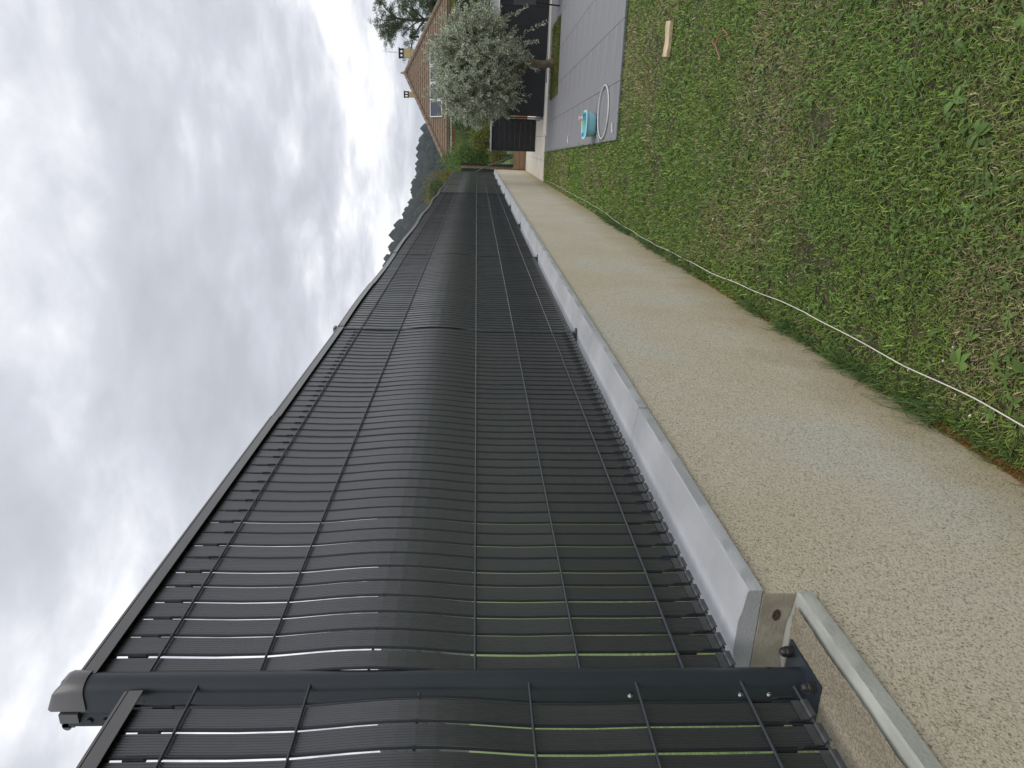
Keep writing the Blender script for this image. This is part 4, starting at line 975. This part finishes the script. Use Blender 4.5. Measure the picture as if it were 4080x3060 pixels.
# ---------------------------------------------------------------- wooded hill
AZ = [-70,-40,-25,-16,-12,-9.08,-7.18,-5.15,-4.24,-3.19,-1.87,-0.68,0.83,3,7,12,20,40,70]
EL = [4.5,6.5,7.6,7.9,7.5,6.79,6.21,5.22,4.86,4.66,4.38,4.27,3.67,3.2,2.9,3.2,3.0,3.4,2.5]
HR = 1250.0
def hill_h(az, rr):
    el = np.interp(az, AZ, EL); top = np.tan(np.radians(el))*HR-3
    t = np.clip((rr-640)/(HR-640),0,1.0); f = np.where(rr <= HR, t**0.75, 1-0.25*((rr-HR)/400)**2)
    return top*f+7*(vnoise(az*0.6,rr*0.01,1.0,31)-0.5)*np.minimum(t*3,1)
naz, nr = 220, 26; az = np.linspace(-70,70,naz); rr = np.linspace(600,1650,nr); Ag, Rg = np.meshgrid(az,rr,indexing='ij')
Hh = hill_h(Ag.ravel(),Rg.ravel()).reshape(Ag.shape)-1.0
V = np.stack([0.95+Rg*np.sin(np.radians(Ag)), -1.05+Rg*np.cos(np.radians(Ag)), Hh],-1).reshape(-1,3)
i, j = np.meshgrid(np.arange(naz-1),np.arange(nr-1),indexing='ij'); a = (i*nr+j).ravel(); Fc = np.stack([a,a+1,a+nr+1,a+nr],1)
link('hill', npmesh('hill',V,Fc,M['hill'],None,True), kind='structure')
def forest():
    import bmesh
    bm = bmesh.new(); bmesh.ops.create_icosphere(bm, subdivisions=1, radius=1.0); sv = np.array([v.co[:] for v in bm.verts]); sf_ = np.array([[v.index for v in f.verts] for f in bm.faces]); bm.free()
    n1 = 26000; az = rng.uniform(-14,4,n1); rr = rng.uniform(700,1290,n1); n2 = 4200; az = np.concatenate([az,rng.uniform(-70,70,n2)]); rr = np.concatenate([rr,rng.uniform(700,1280,n2)]); n = len(az)
    z = hill_h(az,rr); s = rng.uniform(1.6,3.4,n); s[n1:] *= 2.8
    Cn = np.stack([0.95+rr*np.sin(np.radians(az)), -1.05+rr*np.cos(np.radians(az)), z+s*0.5],1)
    pts = sv[None]*(s[:,None]*rng.uniform(0.85,1.2,(n,1)))[...,None]*np.array([1,1,1.25])+rng.normal(size=(n,len(sv),3))*0.45+Cn[:,None]
    Fc = (sf_[None]+np.arange(n)[:,None,None]*len(sv)).reshape(-1,3)
    t = rng.random((n,1)); col = np.array([0.014,0.022,0.018])*(1-t)+np.array([0.030,0.040,0.028])*t
    br = (rng.random((n,1)) < 0.07); col = np.where(br, np.array([0.05,0.04,0.034]), col)
    link('forest', npmesh('forest',pts.reshape(-1,3),Fc,M['forest'],np.repeat(col,len(sv),axis=0)), kind='stuff', label='dark mixed woodland covering the distant hill', cat='forest')
forest()

# ---------------------------------------------------------------- air between here and the hill
hm = bpy.data.materials.new('haze'); hm.use_nodes = True; ht = hm.node_tree; ht.nodes.clear()
pv = ht.nodes.new('ShaderNodeVolumePrincipled'); pv.inputs['Density'].default_value = 0.00015; pv.inputs['Color'].default_value = (0.80,0.86,0.95,1); pv.inputs['Anisotropy'].default_value = 0.2
ho = ht.nodes.new('ShaderNodeOutputMaterial'); ht.links.new(pv.outputs[0], ho.inputs['Volume'])
mb = MB(); mb.box(-3100, 3100, -3100, 3100, -1.2, 215); mb.build('haze', hm, kind='stuff')
